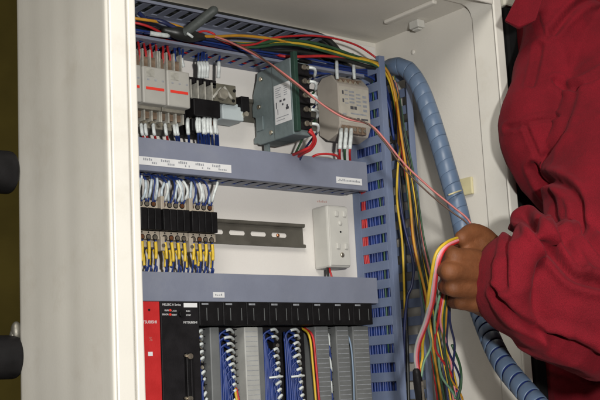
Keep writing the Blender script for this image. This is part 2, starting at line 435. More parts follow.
# ================================================================== wiring ducts
def finger_duct(name, axis, a0, a1, w0, w1, d, label, pitch, slot, base_h, lip, cover=False, t=.0018, flange=.0, top_end=None):
    """axis X: runs a0..a1 in X, walls at z=w0 and w1; axis Z: runs in Z, walls at x=w0,w1"""
    loc = (a0, 0, w0) if axis == 'X' else (w0, 0, a0)
    th = thing(name, loc, label, 'cable duct')
    m = MB()
    def bx(mb, s0, s1, y0, y1, c0, c1):
        if axis == 'X': mb.box(s0, s1, y0, y1, c0, c1)
        else: mb.box(c0, c1, y0, y1, s0, s1)
    bx(m, a0, a1, -.0005, -.0025, w0, w1)
    a_full = a1
    for (c0, c1, f0, f1) in ((w0, w0 + t, w0, w0 + max(flange, t)), (w1 - t, w1, w1 - max(flange, t), w1)):
        a1 = top_end if (top_end and c0 > w0) else a_full
        bx(m, a0, a1, -.0025, -base_h, c0, c1)
        bx(m, a0, a1, -(d - lip), -(d - .0021), c0, c1)
        bx(m, a0, a1, -(d - .0021), -d, f0, f1)
        s = a0
        while s < a1 - .002:
            e = min(s + pitch - slot, a1)
            bx(m, s, e, -base_h, -(d - lip), c0, c1)
            s += pitch
    a1 = a_full
    ch = obj('channel', m, M['duct' if axis == 'X' else 'ductv'], th, .0004)
    cv = None
    if cover:
        k = MB(); bx(k, a0 - .0005, a1 + .001, -(d + .0004), -(d + .0030), w0 - .0022, w1 + .0022)
        bx(k, a0 - .0005, a1 + .001, -(d - .008), -(d + .0004), w0 - .0022, w0 - .0003)
        bx(k, a0 - .0005, a1 + .001, -(d - .008), -(d + .0004), w1 + .0003, w1 + .0022)
        cv = obj('cover', k, M['duct'], th, .0012)
    return th, cv

XD0 = -.355
# lowest duct
zlt = P(147, 271.5, -.06).z; zlb = P(148, 301, -.06).z
low, lowc = finger_duct('wiring_duct', 'X', XD0, .119, zlb + .002, zlt - .002, .057, 'lower grey blue wiring duct with cover, just above the rack of black modules', .020, .008, .012, .010, True)
# middle duct
zmt = P(140, 137, -.06).z; zmb = P(140.9, 169.8, -.06).z
mid, midc = finger_duct('wiring_duct', 'X', XD0, .113, zmb + .002, zmt - .002, .057, 'middle grey blue wiring duct with long white label strip on its cover', .020, .008, .012, .010, True)
# top duct, open
ztb = P(135.4, 37.0, -.058).z; ztt = P(205, 11, -.058).z
top, _ = finger_duct('wiring_duct', 'X', XD0, .122, ztb, ztt, .058, 'uppermost grey blue wiring duct, open and crossed by coloured wires', .020, .009, .014, .010, False, flange=.004, top_end=.066)
# vertical duct
XV0, XV1 = .134, .199
ver, _ = finger_duct('wiring_duct', 'Z', .80, P(383, 56, -.08).z, XV0, XV1, .080, 'upright grey blue wiring duct along the right side, open and packed with blue wires', .0272, .0135, .016, .008, False, flange=.0115)

def label_strip(parent, px0, px1, pyt, pyb, y, name='label_strip', m=None):
    a = P(px0, pyt, y); b = P(px1, pyb, y)
    return a.x, b.x, a.z, b.z
# labels
yl = -.0603
a = P(141, 157, yl); b = P(231, 165.2, yl); b2 = P(231, 173.0, yl)
x0, x1, z1, z0 = a.x - .02, b.x, b.z, b2.z
ls = obj('label_strip', MB().box(x0, x1, yl, yl - .0004, z0, z1), M['label'], midc)
ink = MB(); h = z1 - z0
rnd = random.Random(3)
x = P(143, 160, yl).x
while x < x1 - .02:
    for ch in range(5):
        if rnd.random() < .95: ink.box(x + ch * .0028, x + ch * .0028 + .0018, yl - .0004, yl - .0006, z0 + h * .55, z0 + h * (.78 + .1 * rnd.random()))
    for ch in range(5):
        if rnd.random() < .85: ink.box(x + .010 + ch * .0028, x + .0117 + ch * .0028, yl - .0004, yl - .0006, z0 + h * .2, z0 + h * (.36 + .08 * rnd.random()))
    x += .0265
obj('print', ink, M['ink_soft'], ls)
def small_label(par, px0, py0, px1, py1, rows=1):
    a = P(px0, py0, yl); b = P(px1, py1, yl)
    l = obj('label_strip', MB().box(a.x, b.x, yl, yl - .0004, b.z, a.z), M['label'], par)
    k = MB(); n = max(6, int((b.x - a.x) / .0028))
    for i in range(1, n - 1):
        if True:
            xx = lerp(a.x, b.x, i / n)
            k.box(xx, xx + .0019, yl - .0004, yl - .0006, lerp(b.z, a.z, .38), lerp(b.z, a.z, .38 + .25 * rnd.random() + .1))
    obj('print', k, M['ink_soft'], l)
small_label(midc, 336, 176.5, 362, 185.5)
small_label(lowc, 213, 292.2, 224.5, 297.8)

# ================================================================== DIN rails
def din_rail(z, x0, x1, slots, label):
    m = MB(); t = .0011
    hz = .0175
    # top-hat profile: flanges at the front, web at the back
    m.box(x0, x1, -.0075, -.0075 + t, z + .0135, z + hz); m.box(x0, x1, -.0075, -.0075 + t, z - hz, z - .0135)
    m.box(x0, x1, -.0075 + t, -.0006, z + .0125, z + .0135); m.box(x0, x1, -.0075 + t, -.0006, z - .0135, z - .0125)
    w0, w1 = z - .0033, z + .0033
    m.box(x0, x1, -.0017, -.0006, w1, z + .0125); m.box(x0, x1, -.0017, -.0006, z - .0125, w0)
    xs = [x0] + [v for s in slots for v in s] + [x1]
    for i in range(0, len(xs) - 1, 2):
        if xs[i + 1] - xs[i] > .0005: m.box(xs[i], xs[i + 1], -.0017, -.0006, w0, w1)
    for s in slots:      # rounded slot ends
        for xe_, sg in ((s[0], 1), (s[1], -1)):
            for k in range(5):
                za = .0033 * k / 5; zb2 = .0033 * (k + 1) / 5; dx_ = .0033 - math.sqrt(max(0, .0033 ** 2 - ((za + zb2) / 2) ** 2))
                if dx_ > 1e-5:
                    for q in (1, -1): m.box(xe_, xe_ + sg * dx_, -.00169, -.00061, z + q * za, z + q * zb2)
    return tag(obj('mounting_rail', m, M['rail'], None, base=(x0, 0, z)), label, 'rail')
zr = P(260, 233.4, -.0075).z
s0 = P(229, 231, -.0017).x; sp = (P(292, 236, -.0017).x - s0) / 3
slots = [(s0 + (k) * sp, s0 + k * sp + .74 * sp) for k in range(-8, 4)]
xe = P(305.5, 236, -.0075).x
slots = [s for s in slots if s[1] < xe - .002]
r_ = din_rail(zr, -.36, xe, slots, 'dark slotted mounting rail running right from the relay terminal blocks to the white box')
c = P(277.5, 235.5, -.0017)
m = MB().ellipsoid((c.x, -.003, c.z), .0028, .002, .0028); obj('screw', m, M['brass'], r_)
zr2 = P(232, 108, -.0075).z
din_rail(zr2, -.36, .118, [], 'upper mounting rail behind the breakers and the green steel unit')

# ================================================================== circuit breakers
yb = -.074
a = P(190, 72.5, yb); b = P(190, 108.5, yb); c = P(166.3, 90, yb); pitch = P(190, 90, yb).x - c.x
bx0, bx1, bzt, bzb = a.x - pitch, a.x, a.z, b.z
btop = P(190, 55, -.05).z; bbot = P(190, 131, -.05).z
br = thing('circuit_breaker', (bx0, 0, bbot), 'grey circuit breaker with red stripe, right end of its row beside the black relay', 'circuit breaker', 'circuit breakers in the top row')
g = .0006
m = MB(); m.box(bx0 + g, bx1 - g, -.009, -.040, bbot, btop); m.box(bx0 + g, bx1 - g, -.040, -.060, bzb - .004, bzt + .004)
obj('base', m, M['breaker_base'], br, .001)
fc = obj('front_cover', MB().box(bx0 + g, bx1 - g, -.052, yb, bzb, bzt), M['breaker'], br, .0022)
sx0, sx1 = lerp(bx0, bx1, .14), lerp(bx0, bx1, .88)
sz = P(178, 92.2, yb).z
obj('red_stripe', MB().box(sx0, sx1, yb, yb - .0006, sz - .0018, sz + .0018), M['redmark'], fc)
m = MB()
m.box(lerp(bx0, bx1, .16), lerp(bx0, bx1, .50), yb, yb - .0008, lerp(bzb, bzt, .72), lerp(bzb, bzt, .93))
obj('window', m, M['clear'], fc, .0004)
m = MB()
for f_ in (.2, .5, .8): m.box(lerp(bx0, bx1, f_), lerp(bx0, bx1, f_) + .003, yb, yb - .0005, lerp(bzb, bzt, .62), lerp(bzb, bzt, .66))
obj('print', m, M['ink_soft'], fc)
for k in range(4):
    xx = lerp(bx0 + .0015, bx1 - .0015, k / 3)
    obj('divider', MB().box(xx - .0011, xx + .0011, -.040, -.056, bzt + .0042, btop - .004), M['clear'], br)
    obj('divider', MB().box(xx - .0011, xx + .0011, -.040, -.056, bbot + .006, bzb - .0042), M['clear'], br)
for k in range(3):
    xx = lerp(bx0, bx1, (k + .5) / 3)
    obj('terminal_block', MB().box(xx - .0044, xx + .0044, -.0402, -.0515, bzt + .0045, lerp(bzt, btop, .62)), M['cover_brown'], br, .0008)
    obj('terminal_block', MB().box(xx - .0044, xx + .0044, -.0402, -.0515, lerp(bbot, bzb, .42), bzb - .0045), M['cover_brown'], br, .0008)
    for zz in (lerp(bzt, btop, .80), lerp(bbot, bzb, .24)):
        obj('terminal_screw', MB().cyl((xx, -.040, zz), (xx, -.046, zz), .0036, 12), M['screw'], br)
copy_thing(br, (-pitch, 0, 0), 'pale grey circuit breaker with red stripe, second from the right in the top row')
copy_thing(br, (-2 * pitch, 0, 0), 'grey circuit breaker mostly hidden behind the left stile of the cabinet frame')

# ================================================================== black relay, plate, pale block
yk = -.058
ka = P(191.5, 78, yk); kb = P(222, 131, yk)
kx0, kx1 = ka.x + .001, kb.x
rl = thing('relay', (kx0, 0, kb.z), 'black plug in relay with clear sided screw terminals beside the breakers', 'relay')
kz = lambda py: P(205, py, yk).z
obj('socket', MB().box(kx0, kx1, -.009, -.036, kz(131), kz(76)), M['blackmatt'], rl, .0012)
m = MB(); m.box(kx0 + .001, kx1 - .001, -.036, yk, kz(116), kz(99)); m.box(kx0 + .001, kx0 + .012, -.036, yk + .006, kz(131), kz(118))
obj('relay_body', m, M['black'], rl, .0015)
for k in range(4):
    xx = lerp(kx0 + .005, kx1 - .006, k / 3)
    obj('terminal_screw', MB().cyl((xx, -.036, kz(88)), (xx, -.043, kz(88)), .0040, 12), M['screw'], rl)
    obj('terminal_screw', MB().cyl((xx, -.036, kz(119)), (xx, -.0445, kz(119)), .0036, 12), M['brass'] if k % 2 else M['screw'], rl)
    obj('terminal_cover', MB().box(xx - .0042, xx - .0024, -.036, -.052, kz(98), kz(80)), M['clear'], rl)
    obj('terminal_cover', MB().box(xx - .0050, xx + .0050, -.036, -.050, kz(82), kz(77)), M['blackmatt'], rl)

yp = -.05
qa = P(211, 82, yp); qb = P(236.5, 103.5, yp)
pz = lambda px, py: P(px, py, yp)
pl = thing('bracket_plate', (qa.x, 0, qb.z), 'small olive grey steel plate with two slanted pale straps forming a triangle', 'bracket')
m = MB(); m.box(qa.x, qb.x, -.046, -.050, P(224, 103, yp).z, P(224, 84, yp).z); m.box(qa.x + .004, qa.x + .012, -.009, -.046, P(224, 100, yp).z, P(224, 88, yp).z)
obj('plate', m, M['olive_plate'], pl, .001)
for (p0, p1) in (((212, 98), (220, 88)), ((223, 87), (231, 99))):
    a = pz(*p0); b = pz(*p1)
    obj('strap', MB().tube([a + Vector((0, -.002, 0)), b + Vector((0, -.002, 0))], .0022, 6), M['clear'], pl)
a = pz(221, 95)
obj('knob', MB().cyl((a.x, -.050, a.z), (a.x, -.058, a.z), .0085, 6), M['breaker_base'], pl, .001)
for (px, py) in ((214, 87), (234, 91), (233, 101)):
    a = pz(px, py); obj('screw', MB().cyl((a.x, -.05, a.z), (a.x, -.052, a.z), .0022, 10), M['gasket'], pl)
ya = -.042
a = P(222, 102, ya); b = P(244, 121, ya)
pb_ = thing('terminal_stopper', (a.x, 0, b.z), 'pale blue grey end block under the olive steel plate', 'end block')
m = MB(); m.box(a.x, b.x, -.0085, ya, P(233, 120, ya).z, P(233, 106, ya).z); m.box(a.x + .006, b.x - .004, -.0085, ya + .006, P(233, 106, ya).z + .0003, P(233, 102, ya).z)
obj('block', m, M['paleblue'], pb_, .0015)
a = P(240, 98, ya); b = P(249, 119, ya)
obj('latch', MB().box(a.x, b.x, -.030, ya - .003, P(245, 112, ya).z, P(245, 97, ya).z), M['black'], pb_, .001)
c = P(246, 114, ya - .004)
obj('screw', MB().cyl((c.x, ya + .01, c.z), (c.x, ya - .006, c.z), .0035, 12), M['screw'], pb_)

# ================================================================== green grey steel unit
yg = -.108
gx0 = -.0575; gx1 = -.0505
gzt, gzb = 1.657, 1.5505
gr = thing('power_unit', (gx0, 0, gzb), 'grey green hammered steel unit with white data label and black terminal strip', 'power unit')
prof = [(-.0085, gzb + .004), (-.0085, gzb + .012), (-.014, gzb + .014), (-.014, gzb + .042), (-.0075, gzb + .044), (-.0075, gzb + .060), (-.011, gzb + .064),
        (-.011, gzb + .076), (-.0205, gzt - .012), (-.024, gzt), (-.060, gzt + .001), (-.060, gzb - .001), (-.022, gzb), (-.016, gzb + .004)]
m = MB(); m.prism([Vector((0, y, z)) for (y, z) in prof], (gx0 + .0022, 0, 0), (gx0 + .034, 0, 0))
hs = obj('housing', m, M['greensteel'], gr, .0012)
m = MB(); m.box(gx0, gx0 + .033, -.0602, yg + .004, gzb - .0015, gzt + .0015)
fb = obj('front_housing', m, M['greensteel'], gr, .0015)
m = MB(); m.box(gx0 + .001, gx1 + .0005, yg + .0042, yg - .004, gzb + .002, gzt + .009)
obj('end_plate', m, M['darkgreen'], gr, .0006)
ly0, ly1, lz0, lz1 = -.0645, -.1015, gzb + .0195, gzb + .0755
lb_ = obj('data_label', MB().box(gx0 - .0004, gx0 + .0001, ly0, ly1, lz0, lz1), M['label'], fb)
k = MB()
def mark(x, z, w_, h_): k.box(gx0 - .0006, gx0 - .0004, lerp(ly0, ly1, x), lerp(ly0, ly1, x + w_), lerp(lz0, lz1, z), lerp(lz0, lz1, z + h_))
for (x_, z_, w_, h_) in ((.33, .54, .13, .05), (.56, .54, .13, .05), (.1, .40, .05, .16), (.18, .24, .03, .14), (.70, .30, .18, .06), (.74, .36, .10, .06), (.47, .44, .09, .05)): mark(x_, z_, w_, h_)
obj('print', k, M['ink'], lb_)
k = MB()
for i in range(5):
    mark(.10, .68 + .055 * i, .2 + .25 * rnd.random(), .016); mark(.62, .68 + .055 * i, .2, .016)
mark(.1, .15, .75, .016); mark(.1, .08, .5, .016)
obj('print', k, M['ink_soft'], lb_)
for (yy, zz, xx) in ((-.033, gzt - .012, gx0 + .0022), (-.052, gzb + .012, gx0 + .0022), (-.026, gzb + .055, gx0 + .0022)):
    obj('screw', MB().cyl((xx + .0004, yy, zz), (xx - .0022, yy, zz), .0032, 10), M['screw'], hs)
obj('flange', MB().box(gx0 + .0004, gx0 + .0021, -.018, -.034, gzb + .020, gzb + .040), M['greensteel'], hs, .0004)
obj('foot', MB().box(gx0 + .008, gx0 + .012, -.024, -.034, gzb - .016, gzb - .0002), M['greensteel'], hs, .0004)
# terminal strip on the front
tx0, tx1 = gx1 + .001, gx1 + .026
tyf = yg + .012
ts = MB(); ts.box(tx0, tx1, yg + .0043, -.030, gzb + .004, gzt - .004); ts.box(tx0 + .001, tx1 - .003, tyf - .004, tyf - .012, gzb + .006, gzt - .006)
tso = obj('terminal_strip', ts, M['blackmatt'], gr, .001)
tyf -= .012
for i in range(5):
    zz = lerp(gzb + .014, gzt - .012, i / 4)
    obj('barrier', MB().box(tx0, tx1 - .002, tyf, tyf - .007, zz + .0068, zz + .0088), M['black'], tso)
    obj('terminal_screw', MB().cyl((lerp(tx0, tx1, .42), tyf, zz), (lerp(tx0, tx1, .42), tyf - .005, zz), .0038, 10), M['screw'], tso)
    obj('terminal_screw', MB().cyl((lerp(tx0, tx1, .72), tyf, zz), (lerp(tx0, tx1, .72), tyf - .004, zz), .0030, 10), M['screw'], tso)

# ================================================================== beige device
yd = -.058
dz = lambda py, px=358: P(px, py, yd).z
dx0, dx1 = P(338.5, 100, yd).x, .1295
dzt, dzb = dz(76), dz(139)
dv = thing('converter', (dx0, 0, dzb), 'beige plastic converter with printed face and smoky terminal covers', 'converter')
prof = [(-.009, dzb + .012), (-.009, dzt - .010), (-.022, dzt), (-.044, dzt), (yd, dzt - .016), (yd, dzb + .020), (-.050, dzb + .006), (-.028, dzb)]
m = MB(); m.prism([Vector((0, y, z)) for (y, z) in prof], (dx0, 0, 0), (dx1, 0, 0))
db = obj('housing', m, M['beige'], dv, .0015)
pa_ = MB().box(dx0 + .002, dx1 - .002, yd, yd - .0004, dzb + .024, dzt - .020)
dl = obj('data_label', pa_, M['beigelabel'], db)
k = MB(); H = dzt - dzb - .044
def mk(x, z, w_, h_): k.box(lerp(dx0, dx1, x), lerp(dx0, dx1, x + w_), yd - .0004, yd - .0006, lerp(dzb + .024, dzt - .020, z), lerp(dzb + .024, dzt - .020, z + h_))
for (x_, z_, w_, h_) in ((.12, .78, .05, .10), (.12, .55, .05, .10), (.55, .10, .08, .05), (.68, .10, .22, .05), (.36, .38, .1, .09), (.48, .38, .08, .09)): mk(x_, z_, w_, h_)
obj('print', k, M['ink'], dl)
k = MB()
for i in range(4):
    mk(.34, .55 + .1 * i, .16, .05); mk(.56, .5 + .1 * i, .14, .04)
    mk(.76, .35 + .13 * i, .13, .07); mk(.2, .52 + .12 * i, .1, .03)
mk(.36, .24, .5, .04); mk(.1, .2, .12, .04)
obj('print', k, M['ink_soft'], dl)
def cells(z0, z1, yfront, n):
    for i in range(n):
        xa = lerp(dx0 + .004, dx1 - .010, i / n); xb = lerp(dx0 + .004, dx1 - .010, (i + 1) / n) - .0012
        cv = obj('terminal_cover', MB().box(xa, xb, yfront + .010, yfront, z0, z1), M['cover_brown'], db, .0008)
        obj('terminal_screw', MB().cyl(((xa + xb) / 2, yfront, (z0 + z1) / 2), ((xa + xb) / 2, yfront - .0015, (z0 + z1) / 2), .0026, 10), M['screw'], cv)
cells(dzt - .017, dzt - .006, -.0545, 5)
cells(dzb + .007, dzb + .019, -.0590, 5)

# ================================================================== white socket box
yw = -.036
wx0 = P(328.5, 240, yw).x; wx1 = P(349.3, 240, yw).x
wzt = P(338, 205.5, yw).z; wzb = P(338, 267.5, yw).z
wb = thing('outlet_box', (wx0, 0, wzb), 'white plastic outlet box fixed right of the slotted rail', 'outlet')
m = MB(); m.box(wx0, wx1, -.0005, yw, wzb, wzt)
bxo = obj('box', m, M['white'], wb, .003)
obj('face_plate', MB().box(wx0 + .002, wx1 - .0015, yw, yw - .0018, wzb + .003, wzt - .003), M['white'], wb, .0008)
yq = yw - .0018
for (u, v) in ((.40, .86), (.78, .86), (.40, .34), (.78, .34)):
    c = Vector((lerp(wx0, wx1, u), yq, lerp(wzb, wzt, v)))
    obj('slot_shutter', MB().box(c.x - .0034, c.x + .0034, c.y + .001, c.y - .0022, c.z - .0046, c.z + .0046), M['white'], bxo, .0018)
for (u, v, mm) in ((.56, .71, 'white'), (.58, .20, 'screw')):
    c = Vector((lerp(wx0, wx1, u), yq, lerp(wzb, wzt, v)))
    obj('screw', MB().ellipsoid(c, .0038, .0024, .0038), M[mm], bxo)
c = Vector((lerp(wx0, wx1, .56), yq, lerp(wzb, wzt, .57)))
obj('pin_hole', MB().cyl(c + Vector((0, .001, 0)), c + Vector((0, -.0004, 0)), .0016, 10), M['gasket'], bxo)
k = MB()
c = P(317, 201.5, 0)
for i in range(6): k.box(c.x + i * .0033, c.x + i * .0033 + .0022, -.0001, -.0004, c.z - .001, c.z + .0012 + .001 * (i % 2))
obj('plate_marking', k, M['fadedred'], wb)

# ================================================================== relay terminal blocks
yt = -.052
tz = lambda py: P(200, py, yt).z
c1 = P(217.0, 220, yt).x
bp_ = P(189.5, 220, yt).x; bw = c1 - bp_
def relay_block():
    x0, x1 = c1 - bw + .0004, c1 - .0004
    tb = thing('relay_terminal', (x0, 0, tz(247)), 'beige relay terminal block with black relays, right end of the row beside the slotted rail', 'relay terminal', 'relay terminal blocks')
    m = MB(); m.box(x0, x1, -.009, -.030, tz(246), tz(200))
    m.box(x0, x1, -.030, -.046, tz(211), tz(203)); m.box(x0, x1, -.030, -.048, tz(241), tz(233))
    m.box(x0, x1, -.030, -.040, tz(248), tz(241) - .0002)
    obj('base', m, M['socket'], tb, .0008)
    for i in range(4):
        xa = lerp(x0 + .001, x1 - .001, i / 4); xb = lerp(x0 + .001, x1 - .001, (i + 1) / 4)
        obj('relay_body', MB().box(xa + .0004, xb - .0004, -.030, -.056, tz(232.5), tz(211.5)), M['black'], tb, .0008)
        xs = lerp(x0 + .007, x1 - .004, i / 3.3)
        for (pz_, mm, yy) in ((206.5, 'brass' if i % 3 == 0 else 'screw', -.046), (239, 'screw' if i != 1 else 'brass', -.048)):
            obj('terminal_recess', MB().cyl((xs, yy + .001, tz(pz_)), (xs, yy - .0003, tz(pz_)), .0040, 12), M['gasket'], tb)
            obj('terminal_screw', MB().cyl((xs, yy, tz(pz_)), (xs, yy - .0012, tz(pz_)), .0028, 10), M[mm], tb)
        obj('indicator_pin', MB().cyl((xs, -.0478, tz(234.5)), (xs, -.0484, tz(234.5)), .0011, 8), M['gasket'], tb)
    obj('marker_plate', MB().box(x0 - .0002, x0 + .0052, -.040, -.053, tz(212), tz(199)), M['socket'], tb, .0008)
    obj('marker_plate', MB().box(x0 - .0002, x0 + .0060, -.040, -.050, tz(252), tz(238)), M['socket'], tb, .0008)
    obj('terminal_screw', MB().cyl((x0 + .003, -.050, tz(247)), (x0 + .003, -.0515, tz(247)), .0026, 10), M['screw'], tb)
    return tb
tb = relay_block()
copy_thing(tb, (-bw, 0, 0), 'beige relay terminal block with black relays in the middle of its row')
copy_thing(tb, (-2 * bw, 0, 0), 'beige relay terminal block with black relays, beside the left stile of the frame')

# ================================================================== programmable controller rack
zt = P(200, 301.5, -.108).z; zc = P(200, 325.5, -.108).z; zb_ = zt - .150
ypl = -.108
plx0 = -.335; plx1 = P(373.2, 320, ypl).x
ctl = thing('controller_rack', (plx0, 0, zb_), 'black controller backplane holding the red edged supply and the input output modules', 'controller')
obj('backplane', MB().box(plx0, plx1 + .004, -.0005, -.028, zb_ - .004, zt - .001), M['blackmatt'], ctl, .002)
# power module with red strip
r0x, r1x = P(147, 350, ypl).x - .02, P(160.7, 330, ypl).x
px0, px1 = r1x + .0006, P(199.5, 330, ypl).x
sup = thing('supply_module', (r0x, -.03, zb_), 'red fronted supply module at the left end of the black controller rack', 'module')
rb = obj('body', MB().box(r0x, r1x - .0004, -.0285, -.104, zb_, zt), M['blackmatt'], sup, .001)
fp = obj('front_panel', MB().box(r0x, r1x - .0004, -.1042, ypl, zb_, zt - .0004), M['plcred'], sup, .001)
text('lettering', 'MITSUBISHI', .0050, (P(159.2, 323.5, ypl).x - .0285, ypl - .0002, P(150, 323.5, ypl).z), M['text'], fp)
a = P(148, 352, ypl); b = P(152.6, 356, ypl)
obj('label_strip', MB().box(a.x, b.x, ypl, ypl - .0004, b.z, a.z), M['label'], fp)
text('lettering', '%', .007, (P(149, 340, ypl).x, ypl - .0002, P(149, 341, ypl).z), M['salmon'], fp)
c = P(149, 310, ypl); obj('indicator', MB().cyl(c + Vector((0, .001, 0)), c + Vector((0, -.0006, 0)), .0015, 10), M['gasket'], fp)
# processor
cpu = thing('processor_module', (px0, -.03, zb_), 'black processor module with red indicators and white lettering beside the red supply', 'module')
cb = obj('body', MB().box(px0, px1, -.0285, ypl, zb_, zt), M['blackmatt'], cpu, .001)
def T(s, size, px, py, par, m_='text'):
    c = P(px, py, ypl); return text('lettering', s, size, (c.x, ypl - .0003, c.z), M[m_], par)
T('MELSEC A Series', .0037, 162.3, 305.6, cb)
T('RUN', .0028, 164.4, 311.2, cb); T('ERROR', .0028, 162.2, 315.3, cb); T('L.CLR', .0028, 171.6, 311.6, cb); T('RESET', .0028, 171.6, 315.7, cb)
T('RUN', .0028, 186, 312.0, cb); T('STOP', .0028, 186, 316.0, cb)
T('MITSUBISHI', .0040, 183.3, 323.6, cb)
for (px, py) in ((169.9, 310.4), (169.9, 314.6)):
    c = P(px, py, ypl); obj('indicator', MB().cyl(c + Vector((0, .001, 0)), c + Vector((0, -.0012, 0)), .0015, 10), M['redmark'], cb)
a = P(183.5, 302.5, ypl); b = P(197, 307.5, ypl)
l_ = obj('label_strip', MB().box(a.x, b.x, ypl, ypl - .0005, b.z, a.z - .0006), M['label'], cb)
c = P(181, 314, ypl); obj('key_switch', MB().cyl(c + Vector((0, .001, 0)), c + Vector((0, -.004, 0)), .0042, 14), M['black'], cb, .0005)
# connector with two screw posts
a = P(183.8, 353, ypl); b = P(197, 402, ypl)
cn = obj('connector', MB().box(a.x, b.x - .006, ypl, ypl - .006, b.z - .02, a.z), M['black'], cb, .001)
obj('connector_slot', MB().box(a.x + .004, b.x - .010, ypl - .006, ypl - .009, b.z - .012, a.z - .008), M['blackmatt'], cn, .0008)
for py in (356.5, 399):
    c = P(189, py, ypl - .006)
    obj('screw_post', MB().cyl((c.x, ypl - .005, c.z), (c.x, ypl - .0105, c.z), .0034, 12), M['screw'], cn)
    obj('screw_post', MB().cyl((c.x - .005, ypl - .005, c.z + .001), (c.x - .005, ypl - .008, c.z + .001), .0018, 8), M['screw'], cn)

# eight modules
N = 8
mx0 = px1 + .0006; mp = (plx1 - mx0) / N
MODS = []
kinds = ['fan', 'fan_open', 'pale', 'bluefull', 'bluefull', 'rywire', 'screws', 'grey']
desc = ['black module with blue wires and a smooth grey cover, next to the processor',
        'black module with a tall row of white wire ends and fanned blue wires',
        'module with a pale grey ribbed cover in the middle of the rack',
        'module filled with blue wires beside the pale grey cover',
        'blue wired module between another like it and the red and yellow wires',
        'module with red and yellow wires along its grey cover',
        'module with a dark row of screws beside its grey cover',
        'module with grey cover at the right end of the rack']
xw = {}
for i in range(N):
    x0 = mx0 + i * mp; x1 = x0 + mp - .0006
    t_ = thing('io_module', (x0, -.03, zb_), desc[i], 'module', 'modules of the controller rack')
    m = MB(); m.box(x0, x1, -.0285, -.072, zb_, zc); m.box(x0, x1, -.0285, -.100, zc + .0002, zt)
    obj('body', m, M['blackmatt'], t_, .0008)
    hd = obj('head', MB().box(x0, x1, -.1002, ypl, zc, zt), M['black'], t_, .001)
    lab = MB()
    for q in range(6): lab.box(x0 + .004 + q * .0017, x0 + .0052 + q * .0017, ypl, ypl - .0003, zt - .0042, zt - .0042 + .0022)
    obj('print', lab, M['ink_soft'], hd)
    m = MB()
    for q in (.30, .78): m.box(lerp(x0, x1, q), lerp(x0, x1, q) + .0007, ypl, ypl - .0004, zc + .006, zt - .008)
    obj('indicator_window', m, M['greycover'], hd)
    # terminal column
    cx = {'fan': .44, 'fan_open': .80, 'pale': None, 'bluefull': .78, 'rywire': None, 'screws': .14, 'grey': None}[kinds[i]]
    if cx is not None:
        xa, xb = lerp(x0, x1, cx - .14), lerp(x0, x1, cx + .14)
        tcol = obj('terminal_column', MB().box(xa, xb, -.0722, -.084, zb_ + .004, zc - .003), M['blackmatt'], t_, .0006)
        n_t = 16
        for k in range(n_t):
            zz = zc - .008 - k * .0086
            if zz < 1.16: break
            obj('terminal_screw', MB().cyl(((xa + xb) / 2, -.084, zz), ((xa + xb) / 2, -.0865, zz), .0026, 8), M['screw'], tcol)
            obj('barrier', MB().box(xa, xb, -.084, -.0885, zz + .0038, zz + .0048), M['black'], tcol)
        xw[i] = ((xa + xb) / 2)
    def cover(u0, u1, mname, yy=-.098, lines=True):
        xa, xb = lerp(x0, x1, u0), lerp(x0, x1, u1)
        cv = obj('terminal_cover', MB().box(xa, xb, -.0722, yy, zb_ + .002, zc - .0015), M[mname], t_, .0012)
        if lines:
            k = MB()
            for q in range(18):
                zz = zc - .008 - q * .0062
                k.box(xa + .0018, xb - .0018, yy, yy - .0003, zz, zz + .0007)
            obj('print', k, M['ink_soft'], cv)
    if kinds[i] == 'fan': cover(.60, 1.0, 'greycover', lines=False)
    if kinds[i] == 'fan_open': pass
    if kinds[i] == 'pale': cover(.06, .68, 'greylight'); cover(.72, .99, 'greycover', -.094, False)
    if kinds[i] == 'rywire': cover(.30, .97, 'greycover')
    if kinds[i] == 'screws': cover(.32, .97, 'greycover')
    if kinds[i] == 'grey': cover(.16, .99, 'greycover')
    MODS.append((x0, x1))

# ================================================================== wires
def wire(pts, r, mname, label, group=None, sleeve=None, cat='wire', seg=6, n=8, name='wire', jitter=0):
    path_ = catmull(pts, seg)
    m = MB().tube(path_, r, n, raw=True)
    o = obj(name, m, M[mname], None, base=pts[0]); tag(o, label, cat, group)
    if sleeve:
        sm, sp, sr = sleeve
        def near(q): return min(range(len(path_)), key=lambda k: (path_[k] - q).length)
        i0, i1 = near(sp[0]), near(sp[-1])
        if i1 - i0 < 2: i1 = i0 + 2
        obj('marker_sleeve', MB().tube(path_[i0:i1 + 1], max(sr, r + .0006), 10, raw=True), M[sm], o)
    return o
R1 = .00125
rg = random.Random(11)
def jt(s): return rg.uniform(-s, s)

